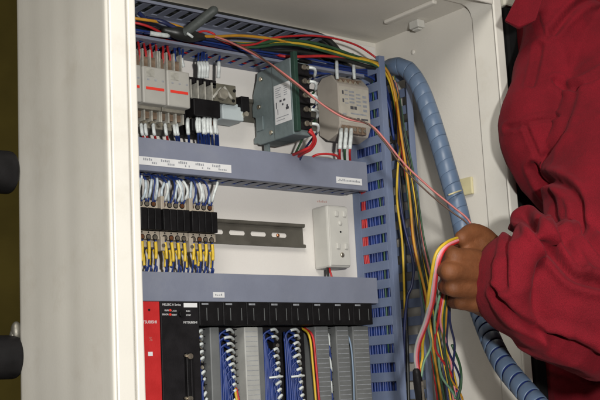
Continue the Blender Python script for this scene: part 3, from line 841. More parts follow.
# --- module wires: fanned blue wires with white wire ends
def fan(i, n_w, xl, full):
    xc = xw[i]; zs = zc - .008; W_ = xc - xl
    lab = ('blue wire with white end sleeve dropping from a terminal column of the module rack', 'blue module wires')
    for k in range(n_w):
        zz = zs - k * .0086
        if zz < 1.165: break
        if rg.random() < .10 and k > 1: continue
        for q in range(3):
            u = min(1.0, (k + q * .33) / (n_w * .95))
            xd = xl + W_ * u * full + .0004 + jt(.0010); yd_ = -.0925 - .004 * rg.random() + .002 * q
            z2 = zz - .004 + jt(.0015)
            if q == 0:
                p0 = Vector((xc + .001, -.0862, zz)); p1 = Vector((lerp(xc, xd, .5), -.0970 + jt(.001), zz + .0030 + jt(.0008))); p2 = Vector((xd, yd_, z2))
                start = [p0, p1, p2]; sl = ('sleeve', [p0, p1, p1.lerp(p2, .25 + .35 * rg.random())], .00175)
            else:
                p2 = Vector((xd, yd_, z2 - .0028 * q)); start = [Vector((lerp(xc, xd, .2), -.0845, zz - .002 * q)), Vector((lerp(xc, xd, .7), -.0875, zz)), p2]; sl = None
            wire(start + [Vector((xd + jt(.001), yd_, p2.z - .018)), Vector((xd + jt(.0012), yd_ + jt(.002), min(zz - .04, 1.17))), Vector((xd + jt(.002), -.09 + jt(.003), 1.06))], .00135, 'blue', lab[0], lab[1], sl, seg=6)
for i_, n_ in ((0, 5), (1, 7), (3, 8), (4, 8)):
    x0, x1 = MODS[i_]
    for k in range(n_):
        xx = lerp(x0 + .0015, xw[i_] - .0035, k / (n_ - 1)); zt_ = zc - .012 - (zc - .012 - 1.20) * (k / n_) * .75
        wire([(xx + .006, -.080, zt_ + .004), (xx + .002, -.0865, zt_ + .001), (xx, -.0895, zt_ - .012), (xx + jt(.001), -.090 + jt(.001), 1.16), (xx, -.088, 1.06)], .00165, 'blue',
             'blue wire running down in the bundle before a module of the rack', 'blue wire bundles in the rack', seg=4, n=6)
fan(0, 12, MODS[0][0] + .0005, .80)
fan(1, 15, MODS[1][0] + .0005, .78)
fan(3, 15, MODS[3][0] + .0005, .80)
fan(4, 15, MODS[4][0] + .0005, .80)
for i in (3, 4):
    x0, x1 = MODS[i]
    z_ = P(290, 377, -.1).z if i == 3 else P(290, 377, -.1).z
    m = MB().tube([(x0 + .001, -.100, z_), (x0 + .011, -.1035, z_ + .0006), (x0 + .023, -.100, z_ + .001)], .0015, 6)
    tag(obj('cable_tie', m, M['sleeve'], None, base=(x0, -.1, z_)), 'pale cable tie round the blue wires of the %s blue filled module' % ('left' if i == 3 else 'right'), 'cable tie')
# red / yellow / grey wires beside the grey covers
x5 = MODS[5][0]
for (dx, c, dy) in ((.002, 'yellow', 0), (.005, 'red', -.003), (.0068, 'red', -.001), (.0085, 'grey', .001)):
    wire([(x5 + dx + .002, -.078, zc - .002), (x5 + dx, -.096 + dy, zc - .014), (x5 + dx + .001, -.099 + dy, zc - .05), (x5 + dx + .0045, -.098 + dy, 1.15), (x5 + dx + .004, -.094, 1.05)], .0016, c,
         '%s wire beside the grey cover of the red and yellow wired module' % {'yellow': 'yellow', 'red': 'red', 'grey': 'pale grey'}[c], 'wires of the red and yellow wired module', seg=5)
x1_ = MODS[1][0]
for (dx, c) in ((.020, 'yellow'), (.0225, 'red')):
    wire([(xw[1], -.087, zc - .078), (x1_ + dx, -.099, zc - .085), (x1_ + dx + .002, -.101, 1.17), (x1_ + dx + .004, -.098, 1.05)], .0017, c, '%s wire low among the fanned blue wires of the second module' % c, seg=5)
x7 = MODS[7][0]
wire([(x7 + .003, -.078, zc - .002), (x7 + .0025, -.094, zc - .02), (x7 + .004, -.096, zc - .06), (x7 + .003, -.094, 1.15), (x7 + .004, -.09, 1.05)], .0013, 'hosepale', 'pale blue cable left of the last grey cover in the rack', seg=5)
x6 = xw[6]
for k in range(6):
    zz = zc - .010 - k * .016
    wire([(x6, -.087, zz), (x6 - .002, -.092, zz - .004), (x6 + jt(.002), -.090, zz - .02)], .0016, 'sleeve' if k % 2 == 0 else 'blue', '%s short wire end in the dark screw column' % ('white' if k % 2 == 0 else 'blue'), 'wire ends in the dark screw column', seg=4)

# --- top wires of the relay terminals (white sleeves up into the middle duct)
for b in range(3):
    x0 = c1 - bw * (b + 1)
    for i in range(4):
        xs = lerp(x0 + .007, x0 + bw - .004, i / 3.3)
        for q in range(2):
            xt = xs + (q - .5) * .0052 + jt(.0015); zt_ = tz(204.5)
            p0 = Vector((xs + (q - .5) * .003, -.047, zt_)); p1 = Vector((xt + jt(.001), -.0505 - .003 * q + jt(.001), tz(194 + jt(2)))); p2 = Vector((xt + jt(.0045), -.048 - .003 * q + jt(.002), tz(182 + jt(2.5))))
            if b == 0 and i == 3 and q == 1: p2 += Vector((.006, 0, 0))
            wire([p0, p1, p2, Vector((p2.x + jt(.001), -.034, tz(176))), Vector((p2.x, -.028, tz(166)))], R1, 'blue',
                 'blue wire of the white sleeved fringe rising from the relay terminal blocks', 'white sleeved wires above the relay terminal blocks',
                 None if rg.random() < .15 else (rg.choice(['sleeve', 'bluesleeve']), [p0.lerp(p1, .2 + .2 * rg.random()), p1, p1.lerp(p2, .7 + .3 * rg.random())], .0016), seg=6)
    # yellow sleeved wires below
    for i in range(4):
        xs = lerp(x0 + .007, x0 + bw - .004, i / 3.3)
        for q in range(2):
            p0 = Vector((xs + .001 * q, -.0485 if q == 0 else -.041, tz(242 if q == 0 else 249))); dx = jt(.0025) + (.004 if q else 0)
            p1 = Vector((xs + dx * .4 + (.002 if q else 0), -.0500 if q == 0 else -.043, tz(252 if q == 0 else 257))); p2 = Vector((xs + dx, -.0492 + jt(.001) if q == 0 else -.042, tz(262 + 3 * q + jt(2.5))))
            wire([p0, p1, p2, Vector((p2.x + .0012, -.045, tz(269))), Vector((p2.x + .002, -.035, tz(280)))], R1, 'blue',
                 'blue wire in a yellow marker sleeve below the relay terminal blocks', 'yellow sleeved wires below the relay terminal blocks',
                 ('ysleeve', [p0.lerp(p1, .1), p1, p2], .0021), seg=6)
# --- wires of the black relay
for px in (199, 201.8, 204.2, 207, 218.2):
    p0 = P(px + jt(.4), 78, -.045); p1 = P(px + .6 + jt(.4), 68, -.05); p2 = P(px + jt(.8) + (1 if px > 215 else 0), 62, -.048)
    wire([p0, p1, p2, P(px + jt(.6) + (1.5 if px > 215 else 0), 54, -.040), P(px, 44, -.03)], .0015, 'blue', 'blue wire in a white marker sleeve above the black relay', 'white sleeved wires of the black relay', ('sleeve', [p0, p1, p2], .0026), seg=4)
for px in (188.5, 197.5, 203, 208.5, 214.5):
    for q in (0, 1):
        if q and px < 190: continue
        a = px + q * 1.9
        a += jt(.5)
        p0 = P(a - .4, 118.5 + jt(1), -.050); p1 = P(a + jt(.5), 126, -.055 + jt(.002)); p2 = P(a + .2 + q * .8 + jt(.8), 133.5 + jt(1.3), -.053)
        wire([p0, p1, p2, P(a + .8 + q, 138, -.047), P(a + 1.2 + q, 147, -.035)], .0017, 'blue', 'blue wire in a white marker sleeve below the black relay', 'white sleeved wires of the black relay', ('sleeve', [p0, p1, p2], .0027), seg=4)
# --- breakers: red and blue wires above and below
for k, px in enumerate((140, 146, 152, 158, 164, 170, 176, 180.5, 183.5)):
    blue = px > 175
    p0 = P(px, 62 + (px - 140) * .12, -.048); p1 = P(px - 1 + jt(1), 53 + (px - 140) * .12, -.050)
    sl = ('sleeve', [p0, p0.lerp(p1, .6), p1], .0024) if px > 178 else None
    wire([p0, p1, P(px - 1.5 + jt(1), 46 + (px - 140) * .12, -.044), P(px - 3, 36 + (px - 140) * .1, -.03)], .0017, 'blue' if blue else 'red',
         ('blue wire with white sleeve entering the breakers from above' if blue else 'red wire entering the breakers from above'), 'wires above the breakers', sl, seg=4)
for px, c in ((142, 'red'), (146, 'red'), (154, 'red'), (166, 'red'), (175, 'blue'), (177.5, 'blue')):
    p0 = P(px - 1, 124, -.048); p1 = P(px - .2, 131, -.054); p2 = P(px + .6, 135, -.053)
    wire([p0, p1, p2, P(px + 1.5, 139, -.047), P(px + 2, 147, -.034)], .0017, c, '%s wire with white sleeve leaving the breakers below' % c, 'wires below the breakers', ('sleeve', [p0, p1, p2], .0024), seg=4)

# --- terminal strip wires of the green unit and of the beige converter
for i in range(5):
    zz = lerp(gzt - .012, gzb + .014, i / 4)
    p0 = Vector((lerp(tx0, tx1, .72), tyf - .005, zz)); p1 = Vector((tx1 + .001, tyf - .008, zz - .002)); p2 = Vector((tx1 + .009, tyf + .004, zz - .009))
    c = 'green' if i % 2 else 'navy'
    wire([p0, p1, p2, Vector((tx1 + .013, -.075, zz - .022)), Vector((tx1 + .010, -.05, zz - .05))], .0016, c, '%s wire in a white sleeve on the black terminal strip' % c, 'wires of the black terminal strip',
         ('sleeve', [p0, p1, p2], .0021), seg=4)
wire([P(309, 131, -.112), P(314, 137, -.112), P(311, 146, -.10), P(302, 151, -.085), P(290, 156, -.05)], .0022, 'red', 'thick red wire curling down from the terminal strip, outer one', seg=6)
wire([P(310, 129, -.110), P(315.5, 140, -.108), P(311, 149, -.096), P(304, 153, -.08), P(296, 158, -.05)], .0022, 'red', 'thick red wire curling down from the terminal strip, inner one', seg=6)
wire([P(312, 157, -.058), P(318, 154.5, -.066), P(328, 154, -.068), P(337, 156, -.064), P(339, 162, -.05)], .0018, 'red', 'red wire lying in a low loop on top of the middle duct', seg=6)
for px, c in ((340.5, 'red'), (345.5, 'green'), (350.5, 'red')):
    p0 = P(px + .8, 129, -.062); p1 = P(px, 140, -.068); p2 = P(px - .7, 149, -.068)
    wire([p0, p1, p2, P(px - .8, 155, -.062), P(px, 165, -.048)], .0019, c, '%s wire in a white sleeve below the beige converter' % ('green' if c == 'green' else 'red'), 'wires below the beige converter', ('sleeve', [p0, p1, p2], .0031), seg=4)
for px in (336.8, 353.8):
    p0 = P(px + .5, 79, -.060); p1 = P(px, 70, -.062); p2 = P(px - .3, 61, -.056)
    wire([p0, p1, p2, P(px - 1, 54, -.045)], .0017, 'sleeve', 'white sleeved wire rising from the beige converter', 'wires above the beige converter', ('sleeve', [p0, p1, p2], .0026), seg=4)
wire([P(327.5, 266, -.025), P(327.6, 270, -.03), P(328.2, 275, -.035), P(329, 285, -.04)], .0018, 'blackwire', 'short black wire leaving the bottom of the white outlet box', seg=4)
wire([P(329.5, 268, -.028), P(330.2, 272, -.034), P(331.5, 276, -.037), P(333, 285, -.04)], .0016, 'red', 'short red wire leaving the bottom of the white outlet box', seg=4)

# --- wires inside the ducts (seen through the slots)
def duct_run(z, n, lab, grp, cols, x0=-.34, x1=.115, y0=-.012, y1=-.046, dz=.006):
    for k in range(n):
        y = lerp(y0, y1, (k % 5) / 4) + jt(.002); zz = z + (k // 5) * dz + jt(.001)
        c = cols[k % len(cols)]
        pts = [Vector((lerp(x0, x1, t), y + jt(.002), zz + jt(.0018))) for t in (0, .2, .4, .6, .8, 1)]
        wire(pts, .0016, c, lab % {'blue': 'blue', 'red': 'red', 'navy': 'navy blue', 'green': 'green'}[c], grp, seg=3, n=6)
duct_run(zmb + .0055, 10, '%s wire lying on the slotted floor inside the middle duct', 'wires inside the middle duct', ['blue', 'blue', 'blue', 'red', 'blue'])
duct_run(ztb + .0045, 15, '%s wire lying on the slotted floor inside the uppermost duct', 'wires inside the uppermost duct', ['blue', 'red', 'navy', 'blue', 'navy', 'red', 'blue'])
# made-up dark cables over the uppermost duct, added so its upper slots look shaded
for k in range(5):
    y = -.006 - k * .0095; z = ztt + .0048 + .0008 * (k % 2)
    wire([(-.36, y, z), (-.25, y + jt(.001), z + jt(.001)), (-.12, y + jt(.001), z), (-.01, y, z + jt(.001)), (.05, y - .001, z - .002), (.078, y - .002, z - .016), (.10, y * .6 - .012, z - .034), (.118, y * .5 - .012, z - .042)], .0043, 'blackwire', 'added black cable above the uppermost duct, darkening its upper slots', 'added cables darkening the slots of the uppermost duct', seg=5)
# upright duct
for k in range(44):
    c = 'blue' if k % 9 else 'navy'
    x = XV0 + .0044 + .0040 * (k % 4) + jt(.0006) + .0016 * ((k // 4) % 2); y = -.0085 - (k // 4) * .0056 + jt(.0012)
    pts = [Vector((x + jt(.0008), y + jt(.0016), z)) for z in (1.02, 1.12, 1.22, 1.32, 1.42, 1.52, 1.60)]
    pts.append(Vector((x - .001, y + .006, 1.66)))
    wire(pts, .0023, c, '%s wire running up inside the upright duct' % ('blue' if c == 'blue' else 'navy'), 'blue wires inside the upright duct', seg=4, n=6)
for k in range(3):
    x = XV0 + .0022 + k * .0005; y = -.0185 - k * .0032
    pts = [Vector((x + .006, y, 1.372)), Vector((x + .001, y, 1.382))] + [Vector((x + jt(.0008), y + jt(.0015), z)) for z in (1.40, 1.44, 1.475)] + [Vector((x - .003, y - .004, 1.495)), Vector((.10, y - .004, 1.503))]
    wire(pts, .0019, 'red', 'red wire behind the slots of the upright duct, bending into the middle duct', 'red wires inside the upright duct', seg=4, n=6)
for k in range(1):
    x = XV0 + .0022; y = -.060 - k * .006
    pts = [Vector((x + jt(.001), y + jt(.004), z)) for z in (1.25, 1.34, 1.42, 1.50, 1.58, 1.66)]
    wire(pts, .0014, 'green', 'thin green wire behind the slots of the upright duct', 'green wires inside the upright duct', seg=4, n=6)

# --- harness lying in the open top duct and turning down into the upright duct
def run(pts, r, c, label, group=None, sleeve=None, name='wire', cat='wire'):
    return wire([P(*p) for p in pts], r, c, label, group, sleeve, cat, seg=7, n=8, name=name)
run([(128, 17, -.058), (140, 19, -.062), (160, 22, -.064), (178, 26, -.062), (196, 35, -.064), (215, 36.5, -.062), (240, 35.5, -.060), (270, 38.5, -.060), (300, 44, -.062), (335, 52, -.065), (368, 60, -.074), (388, 72, -.078), (397, 110, -.07), (399, 150, -.06)], .0021, 'orange', 'amber wire running the length of the open top duct')
run([(196, 33, -.055), (205, 31, -.058), (214, 34, -.06), (216, 38, -.062), (235, 45, -.06), (255, 44, -.058), (268, 39, -.06), (285, 36.5, -.062), (312, 35.5, -.064), (335, 38.5, -.066), (356, 45, -.066), (371, 54, -.068), (380, 63, -.072), (390, 85, -.066), (398, 118, -.062), (403, 160, -.058)], .0016, 'red', 'thin red wire arching over the right end of the top duct')
run([(128, 24, -.03), (165, 31, -.03), (200, 39, -.034), (240, 44, -.05), (262, 43, -.058), (280, 40, -.06), (305, 41.5, -.066), (330, 47, -.068), (352, 55, -.07), (372, 61, -.074), (385, 66, -.076), (393, 90, -.066), (400, 130, -.06), (405, 180, -.06)], .0024, 'green', 'green wire in the harness at the right end of the top duct, uppermost one')
run([(128, 24, -.03), (165, 31, -.03), (200, 39, -.034), (230, 45, -.045), (255, 47, -.056), (280, 44, -.06), (305, 46, -.064), (328, 52, -.068), (350, 58, -.07), (372, 64, -.076), (386, 74, -.074), (394, 100, -.066), (402, 150, -.06)], .0023, 'green', 'green wire in the harness at the right end of the top duct, lower one')
run([(128, 24, -.03), (165, 31, -.03), (200, 39, -.034), (240, 43, -.045), (275, 43, -.055), (300, 43.5, -.066), (325, 49, -.069), (350, 56.5, -.072), (376, 64, -.078), (389, 80, -.074), (397, 112, -.068), (401, 140, -.066), (398, 165, -.066), (397, 200, -.064), (402, 240, -.062), (404, 285, -.06), (405, 330, -.058)], .0018, 'yellow', 'yellow wire coming over the top duct and hanging down the upright duct')
run([(200, 40, -.03), (240, 46, -.03), (270, 52, -.036), (283, 56, -.05), (300, 56.5, -.062), (325, 56, -.065), (350, 58, -.068), (372, 62, -.074), (384, 68, -.074), (391, 85, -.062)], .0022, 'red', 'red wire along the front edge of the top duct towards the upright duct')
run([(128, 24, -.03), (165, 31, -.03), (200, 39, -.034), (240, 47, -.04), (270, 50, -.046), (295, 51, -.056), (320, 55, -.062), (345, 60, -.066), (366, 66, -.07), (385, 72, -.07), (393, 95, -.06), (396, 130, -.05)], .0030, 'blackwire', 'black cable in the harness at the right end of the top duct')
for k in range(5):
    dy = k * 2.2
    run([(250 + 8 * k, 58 + dy * .4, -.035), (280, 60 + dy, -.04), (305, 64 + dy, -.045), (330, 68 + dy * .6, -.045), (355, 70 + dy * .3, -.05), (376, 72 + dy, -.05), (388, 95 + dy, -.045), (394, 140, -.04)], .0021, 'navy' if k % 2 else 'blue',
        '%s wire sagging below the right end of the top duct' % ('navy' if k % 2 else 'blue'), 'blue wires below the top duct')
run([(139, 13, -.05), (147, 20, -.06), (156, 20, -.062), (166, 23, -.066), (176, 30, -.066), (184, 36, -.064)], .0030, 'navy', 'dark navy cable entering the top duct at far left')
run([(146, 18, -.055), (160, 21, -.066), (172, 26, -.068), (186, 33, -.068), (200, 37, -.06), (225, 42, -.05), (260, 50, -.045)], .0028, 'navy', 'second dark navy cable lying along the top duct')
run([(131, 22, -.05), (141, 24, -.055), (150, 27, -.055), (162, 33, -.05)], .0018, 'red', 'short red wire at far left in the top duct')
a = [P(150, 33.2, -.062), P(159, 34.5, -.064), P(168.5, 35.6, -.062)]
wire([P(144, 33, -.056)] + a + [P(178, 36.5, -.055)], .0018, 'navy', 'wire in a long white sleeve resting on the lip of the top duct', None, ('sleeve', a, .0032), seg=4)
# dark bundle with a cable tie and the grey rubber boot
c = [P(165, 30, -.062), P(178, 33, -.066), P(190, 36, -.066), P(203, 37, -.06)]
tag(obj('cable_knot', MB().capsule(c, [.005, .0088, .0085, .005], n=14), M['blackwire'], None, base=c[0]), 'dark taped cable knot lying in the top duct', 'cable')
m = MB().tube([P(187, 33, -.078), P(190, 35, -.0795), P(192.5, 37, -.078)], .002, 6)
tag(obj('cable_tie', m, M['sleeve'], None, base=P(190, 35, -.078)), 'white cable tie round the taped cable knot', 'cable tie')
c = [P(184, 33, -.07), P(193, 26.5, -.082), P(204, 18, -.095), P(213.5, 10.5, -.105)]
m = MB().capsule(c, [.0064] * 4, n=16, seg=8)
bt = tag(obj('cable_boot', m, M['rubber'], None, base=c[0]), 'dark grey rubber cable boot slanting up across the top duct', 'cable boot')

# --- twisted salmon and black pair from the top duct to the hand
base_pts = [P(214, 37, -.062), P(232, 43, -.075), P(252, 52, -.10), P(270, 64, -.125), P(296, 84, -.16), P(322, 104, -.19), P(345, 117, -.21), P(368, 124, -.225), P(384, 140, -.24), P(405, 167, -.26), P(430, 191, -.28), P(452, 209, -.30), P(466, 220, -.315), P(474, 232, -.325)]
path = catmull(base_pts, 14)
def strand(ph, r, tw):
    out = []; up = Vector((0, 0, 1)); n_ = len(path)
    for i, p in enumerate(path):
        t = (path[min(i + 1, n_ - 1)] - path[max(i - 1, 0)]).normalized(); u = (up - t * up.dot(t)).normalized(); v = t.cross(u)
        s_ = i / n_; spread = tw * (1 if s_ < .60 else 1 + min(1, (s_ - .60) / .12) * 1.6 * sin(pi * min(1, (s_ - .6) / .4)))
        a = ph + i * .115 if s_ < .60 else ph + .6 * n_ * .115
        out.append(p + u * cos(a) * spread + v * sin(a) * spread)
    return out
o = obj('wire', MB().tube(strand(0, 0, .0012), .0014, 8, raw=True), M['salmon'], None, base=path[0])
tag(o, 'salmon pink wire of a loose pair crossing from the top duct to the hand', 'wire')
o = obj('wire', MB().tube(strand(pi, 0, .0012), .0011, 8, raw=True), M['brown'], None, base=path[0])
tag(o, 'dark brown wire twisted with the salmon pink one', 'wire')

# --- coloured harness hanging down right of the upright duct
cols = ['red', 'green', 'orange', 'brown', 'green', 'blackwire', 'navy', 'yellow', 'blackwire', 'salmon', 'green']
HB = []
for k, c in enumerate(cols):
    o_ = (k - 5) * .9
    q = k % 3
    pts = [(389 + .35 * k, 68 + k % 4, -.06 - .001 * k), (395 + .4 * k, 95, -.07), (402 + .6 * o_, 130, -.084 - .004 * q), (408 + .9 * o_, 165, -.092 - .003 * q), (413 + 1.1 * o_ + jt(1.5), 200, -.10 - .004 * q), (419 + 1.3 * o_ + jt(1.5), 245, -.108 - .004 * q),
           (430 + 1.6 * o_ + jt(2), 300, -.115 - .004 * q), (437 + 1.8 * o_ + jt(2), 345, -.12 - .004 * q), (446 + 1.7 * o_ + jt(2), 400, -.12), (450 + 1.5 * o_, 440, -.11)]
    run(pts, .0014 if k != 2 else .0019, c, '%s wire in the coloured harness hanging right of the upright duct' % {'blackwire': 'black', 'orange': 'amber', 'palegreen': 'pale green', 'navy': 'navy', 'salmon': 'salmon pink'}.get(c, c), 'coloured harness beside the upright duct')
run([(394, 90, -.06), (398, 140, -.06), (399, 190, -.066), (404, 225, -.075), (413, 262, -.083), (412, 285, -.083), (407, 300, -.08), (404, 340, -.07), (405, 400, -.06)], .0022, 'navy', 'navy wire looping out of the upright duct in front of its slots')
run([(396, 140, -.05), (400, 180, -.05), (404, 230, -.05), (405, 290, -.05), (407, 340, -.05), (409, 420, -.05)], .0028, 'blackwire', 'black cable deep in the upright duct')

# --- wires held in the hand
HY = -.385
held = [('yellow', 0, .0020), ('grey', 1.6, .0016), ('pink', 3.0, .0023), ('red', 5.0, .0022), ('palegreen', 1.2, .0016)]
for k, (c, o_, r) in enumerate(held):
    if c == 'palegreen':
        pts = [(461, 240, -.365), (449, 245.5, -.378), (437, 256, -.375), (432, 275, -.36), (430, 300, -.33), (428, 325, -.30), (431, 345, -.28), (424, 362, -.27), (421, 378, -.265)]
    else:
        e_ = 9 if c == 'yellow' else 0
        pts = [(466, 237.5 + o_ * .2, -.365), (458, 238 + o_ * .7, -.378), (446, 243 + o_, -.384), (436 + o_ * .8, 254 + o_, -.382), (431.5 + o_, 275, -.37), (428 + o_ * 1.1, 300, -.345), (423 + o_ * .9 + e_ * .3, 322, -.315 + e_ * .001), (415.5 + o_ * .9 + e_ * .8, 342, -.29 + e_ * .0012), (413.5 + o_ * .8 + e_, 358, -.275 + e_ * .001), (416 + o_ * .7 + e_ * .4, 374, -.265)]
    run(pts, r, c, '%s wire held in the fist and arching down to the black plug' % {'palegreen': 'pale green', 'grey': 'pale grey'}.get(c, c), 'wires held in the fist')
low_h = [('red', 0), ('yellow', 3), ('green', 5), ('navy', 8), ('palegreen', -3), ('orange', 6.5), ('pink', 2), ('navy', 10)]
for k, (c, o_) in enumerate(low_h):
    pts = [(447 + .4 * o_, 272 + k, -.352), (442 + .8 * o_, 296, -.345), (438 + 1.2 * o_, 322, -.32), (440 + 1.3 * o_ + jt(6), 348 + jt(5), -.29), (449 + .9 * o_ + jt(6), 375 + jt(5), -.27), (455 + .7 * o_ + jt(5), 402, -.26), (458 + .8 * o_, 450, -.24)]
    run(pts, .0015, c, '%s wire falling from under the fist' % {'palegreen': 'pale green', 'orange': 'amber'}.get(c, c), 'wires falling from under the fist')
run([(452, 345, -.285), (460, 366, -.275), (461, 385, -.27), (457, 405, -.262), (455, 450, -.25)], .0018, 'green', 'dark green wire bowing out at the right of the falling wires')
# black plug
a = P(416.5, 372, -.268); b = P(421, 402, -.262); d = (b - a)
pg = thing('cable_plug', b + d * .6, 'black cable plug with bright edge hanging where the held wires end', 'plug')
obj('shell', MB().capsule([a, a + d * .4, b, b + d * .6], [.0050, .0062, .0062, .005], n=14), M['black'], pg)
obj('latch', MB().box(a.x + .001, a.x + .0030, a.y - .0085, a.y - .0055, b.z, a.z - .012), M['screw'], pg, .0005)
obj('plug_cable', MB().tube([b + d * .5, b + d * 1.2 + Vector((.004, .01, 0)), b + d * 4 + Vector((.01, .05, 0))], .006, 10), M['blackwire'], pg)

# ================================================================== spiral wrapped hose
hp = [P(386, 70, -.05), P(396, 66, -.085), P(408, 70, -.105), P(420, 88, -.125), P(430, 114, -.145), P(440, 146, -.165), P(449, 177, -.18), P(459, 212, -.195), P(467, 250, -.21), P(474, 290, -.235), P(485, 325, -.275), P(502, 362, -.33), P(526, 392, -.38), P(552, 420, -.43), P(590, 450, -.48)]
hpath = catmull(hp, 12); L = [0]
for i in range(1, len(hpath)): L.append(L[-1] + (hpath[i] - hpath[i - 1]).length)
def hrad(t): return .0135
hose = obj('spiral_hose', MB().tube(hpath, .0112, 16, raw=True), M['hosecore'], None, base=hpath[0])
tag(hose, 'wiring loom in grey blue spiral wrap curving from the upright duct down past the hand', 'cable loom')
# helical ribbon with thickness
def helix_ribbon():
    m = MB(); import bisect
    pitch_ = .019; wid = .0178; Rr = .0137; t_ = .0013
    tot = L[-1]; n_ = int(tot / pitch_ * 26)
    rows = []
    up = Vector((0, 1, 0)); frames = []
    for i, p in enumerate(hpath):
        t = (hpath[min(i + 1, len(hpath) - 1)] - hpath[max(i - 1, 0)]).normalized()
        u = (up - t * up.dot(t)).normalized(); up = u; frames.append((p, t, u, t.cross(u)))
    def at(s_):
        s_ = max(0, min(tot - 1e-6, s_)); i = bisect.bisect_right(L, s_) - 1; i = min(i, len(L) - 2)
        f = (s_ - L[i]) / max(1e-9, L[i + 1] - L[i]); A, B = frames[i], frames[i + 1]
        return A[0].lerp(B[0], f), A[1].lerp(B[1], f).normalized(), A[2].lerp(B[2], f).normalized(), A[3].lerp(B[3], f).normalized()
    for k in range(n_ + 1):
        s_ = k / n_ * tot; a = 2 * pi * s_ / pitch_
        wl = .0189 - .0033 * max(0, min(1, (s_ / tot - .50) / .12)) + .0004 * sin(s_ * 60)
        for (off, R_) in ((-wl / 2, Rr - t_), (-wl / 2, Rr - .0004), (-wl / 2 + .0012, Rr), (wl / 2 - .0012, Rr), (wl / 2, Rr - .0004), (wl / 2, Rr - t_)):
            p, t, u, v = at(s_ + off)
            rows.append(p + (u * cos(a) + v * sin(a)) * R_)
    fs = []
    for k in range(n_):
        for j in range(6):
            j2 = (j + 1) % 6
            fs.append((k * 6 + j, k * 6 + j2, (k + 1) * 6 + j2, (k + 1) * 6 + j))
    m.add(rows, fs, True); return m
obj('spiral_wrap', helix_ribbon(), M['hose'], hose)
# tie mount
c = PX(466, 187, XI)
tm = thing('tie_mount', (XI, c.y, c.z), 'yellowed nylon tie mount stuck on the right wall beside the spiral hose', 'tie mount')
mbx = MB().box(XI - .005, XI - .0003, c.y - .016, c.y + .014, c.z - .013, c.z + .013)
obj('pad', mbx, M['yellowed'], tm, .0015)
hh = P(454, 194, -.186)
obj('strap', MB().tube([Vector((XI - .005, c.y + .004, c.z - .002)), P(462, 190, -.195), P(455, 192.5, -.206), P(448.5, 195, -.200)], .0013, 6), M['yellowed'], tm)

# ================================================================== the person
def remesh_to(name, mb, voxel, smooth_it, mat_, parent=None, base=None, post=None):
    me = bpy.data.meshes.new('tmp'); me.from_pydata([tuple(v) for v in mb.v], [], mb.f)
    bm = bmesh.new(); bm.from_mesh(me); bmesh.ops.recalc_face_normals(bm, faces=bm.faces); bm.to_mesh(me); bm.free()
    t = bpy.data.objects.new('tmp', me); COL.objects.link(t)
    r = t.modifiers.new('r', 'REMESH'); r.mode = 'VOXEL'; r.voxel_size = voxel; r.adaptivity = 0
    if smooth_it:
        s_ = t.modifiers.new('s', 'SMOOTH'); s_.factor = .5; s_.iterations = smooth_it
    bpy.context.view_layer.update()
    dg = bpy.context.evaluated_depsgraph_get()
    out = bpy.data.meshes.new_from_object(t.evaluated_get(dg)); out.name = name
    bpy.data.objects.remove(t); bpy.data.meshes.remove(me)
    if post: post(out)
    out.polygons.foreach_set('use_smooth', [True] * len(out.polygons)); out.materials.clear(); out.update()
    return link_mesh(name, out, mat_, parent, 0, base)

BC = Vector((.462, -.302, 0))              # chest centre in plan
FWD = Vector((-.90, -.10, 0)).normalized()   # the way the person faces
LFT = Vector((0, 0, 1)).cross(FWD)           # the person's left, near the camera
def B(f, l, z): return BC + FWD * f + LFT * l + Vector((0, 0, z))
shoulder = B(.0, .17, 1.665)
elbow = P(640, 305, -.47)
wrist = P(499, 283, -.372)
# --- body skin
sk = MB()
sk.capsule([B(0, 0, 1.05), B(0, 0, 1.3), B(.01, 0, 1.52), B(.03, 0, 1.69)], [.12, .11, .115, .08], n=18)
sk.capsule([B(.03, 0, 1.68), B(.055, 0, 1.83)], [.062, .058], n=16)
hc = B(.08, 0, 1.955)
rotH = Matrix(((FWD.x, LFT.x, 0), (FWD.y, LFT.y, 0), (0, 0, 1)))
sk.ellipsoid(hc, .098, .076, .115, rotH, 20, 14)
sk.ellipsoid(hc + FWD * .045 + Vector((0, 0, -.065)), .05, .055, .052, rotH)                    # jaw
sk.capsule([hc + FWD * .092 + Vector((0, 0, .012)), hc + FWD * .112 + Vector((0, 0, -.026))], [.008, .014], n=10)   # nose
for s_ in (-1, 1):
    sk.ellipsoid(hc + LFT * (.078 * s_) + FWD * -.008 + Vector((0, 0, -.005)), .018, .009, .031, rotH)
    sk.capsule([hc + FWD * .082 + LFT * (.018 * s_) + Vector((0, 0, .036)), hc + FWD * .072 + LFT * (.05 * s_) + Vector((0, 0, .036))], [.009, .008], n=8)   # brow
sk.capsule([shoulder, shoulder.lerp(elbow, .5), elbow, elbow.lerp(wrist, .35), wrist], [.05, .046, .040, .040, .029], n=16)
# left hand: a fist round the wires, back of the hand to the camera
hand_c = P(474, 272, -.385)
MC = [P(455, 257, -.392), P(450, 272, -.394), P(453, 288, -.388), P(461, 302, -.378)]
PI_ = [P(446, 250, -.366), P(442, 268, -.364), P(445, 286, -.360), P(454, 302, -.354)]
DI = [P(453, 250, -.342), P(450, 268, -.338), P(453, 287, -.336), P(460, 302, -.336)]
TI = [P(465, 254, -.345), P(464, 271, -.340), P(466, 288, -.340), P(471, 302, -.342)]
wv = [P(494, 268, -.378), P(494, 277, -.380), P(494, 288, -.378), P(494, 300, -.374)]
for k in range(4):
    r_m = (.0112, .0117, .0110, .0098)[k]
    sk.capsule([wv[k], wv[k].lerp(MC[k], .55) + Vector((-.002, -.003, 0)), MC[k]], [.017, .0150, r_m * 1.03], n=12)
    sk.capsule([MC[k], PI_[k], DI[k], TI[k]], [r_m * .98, r_m * .86, r_m * .76, r_m * .66], n=12, seg=4)
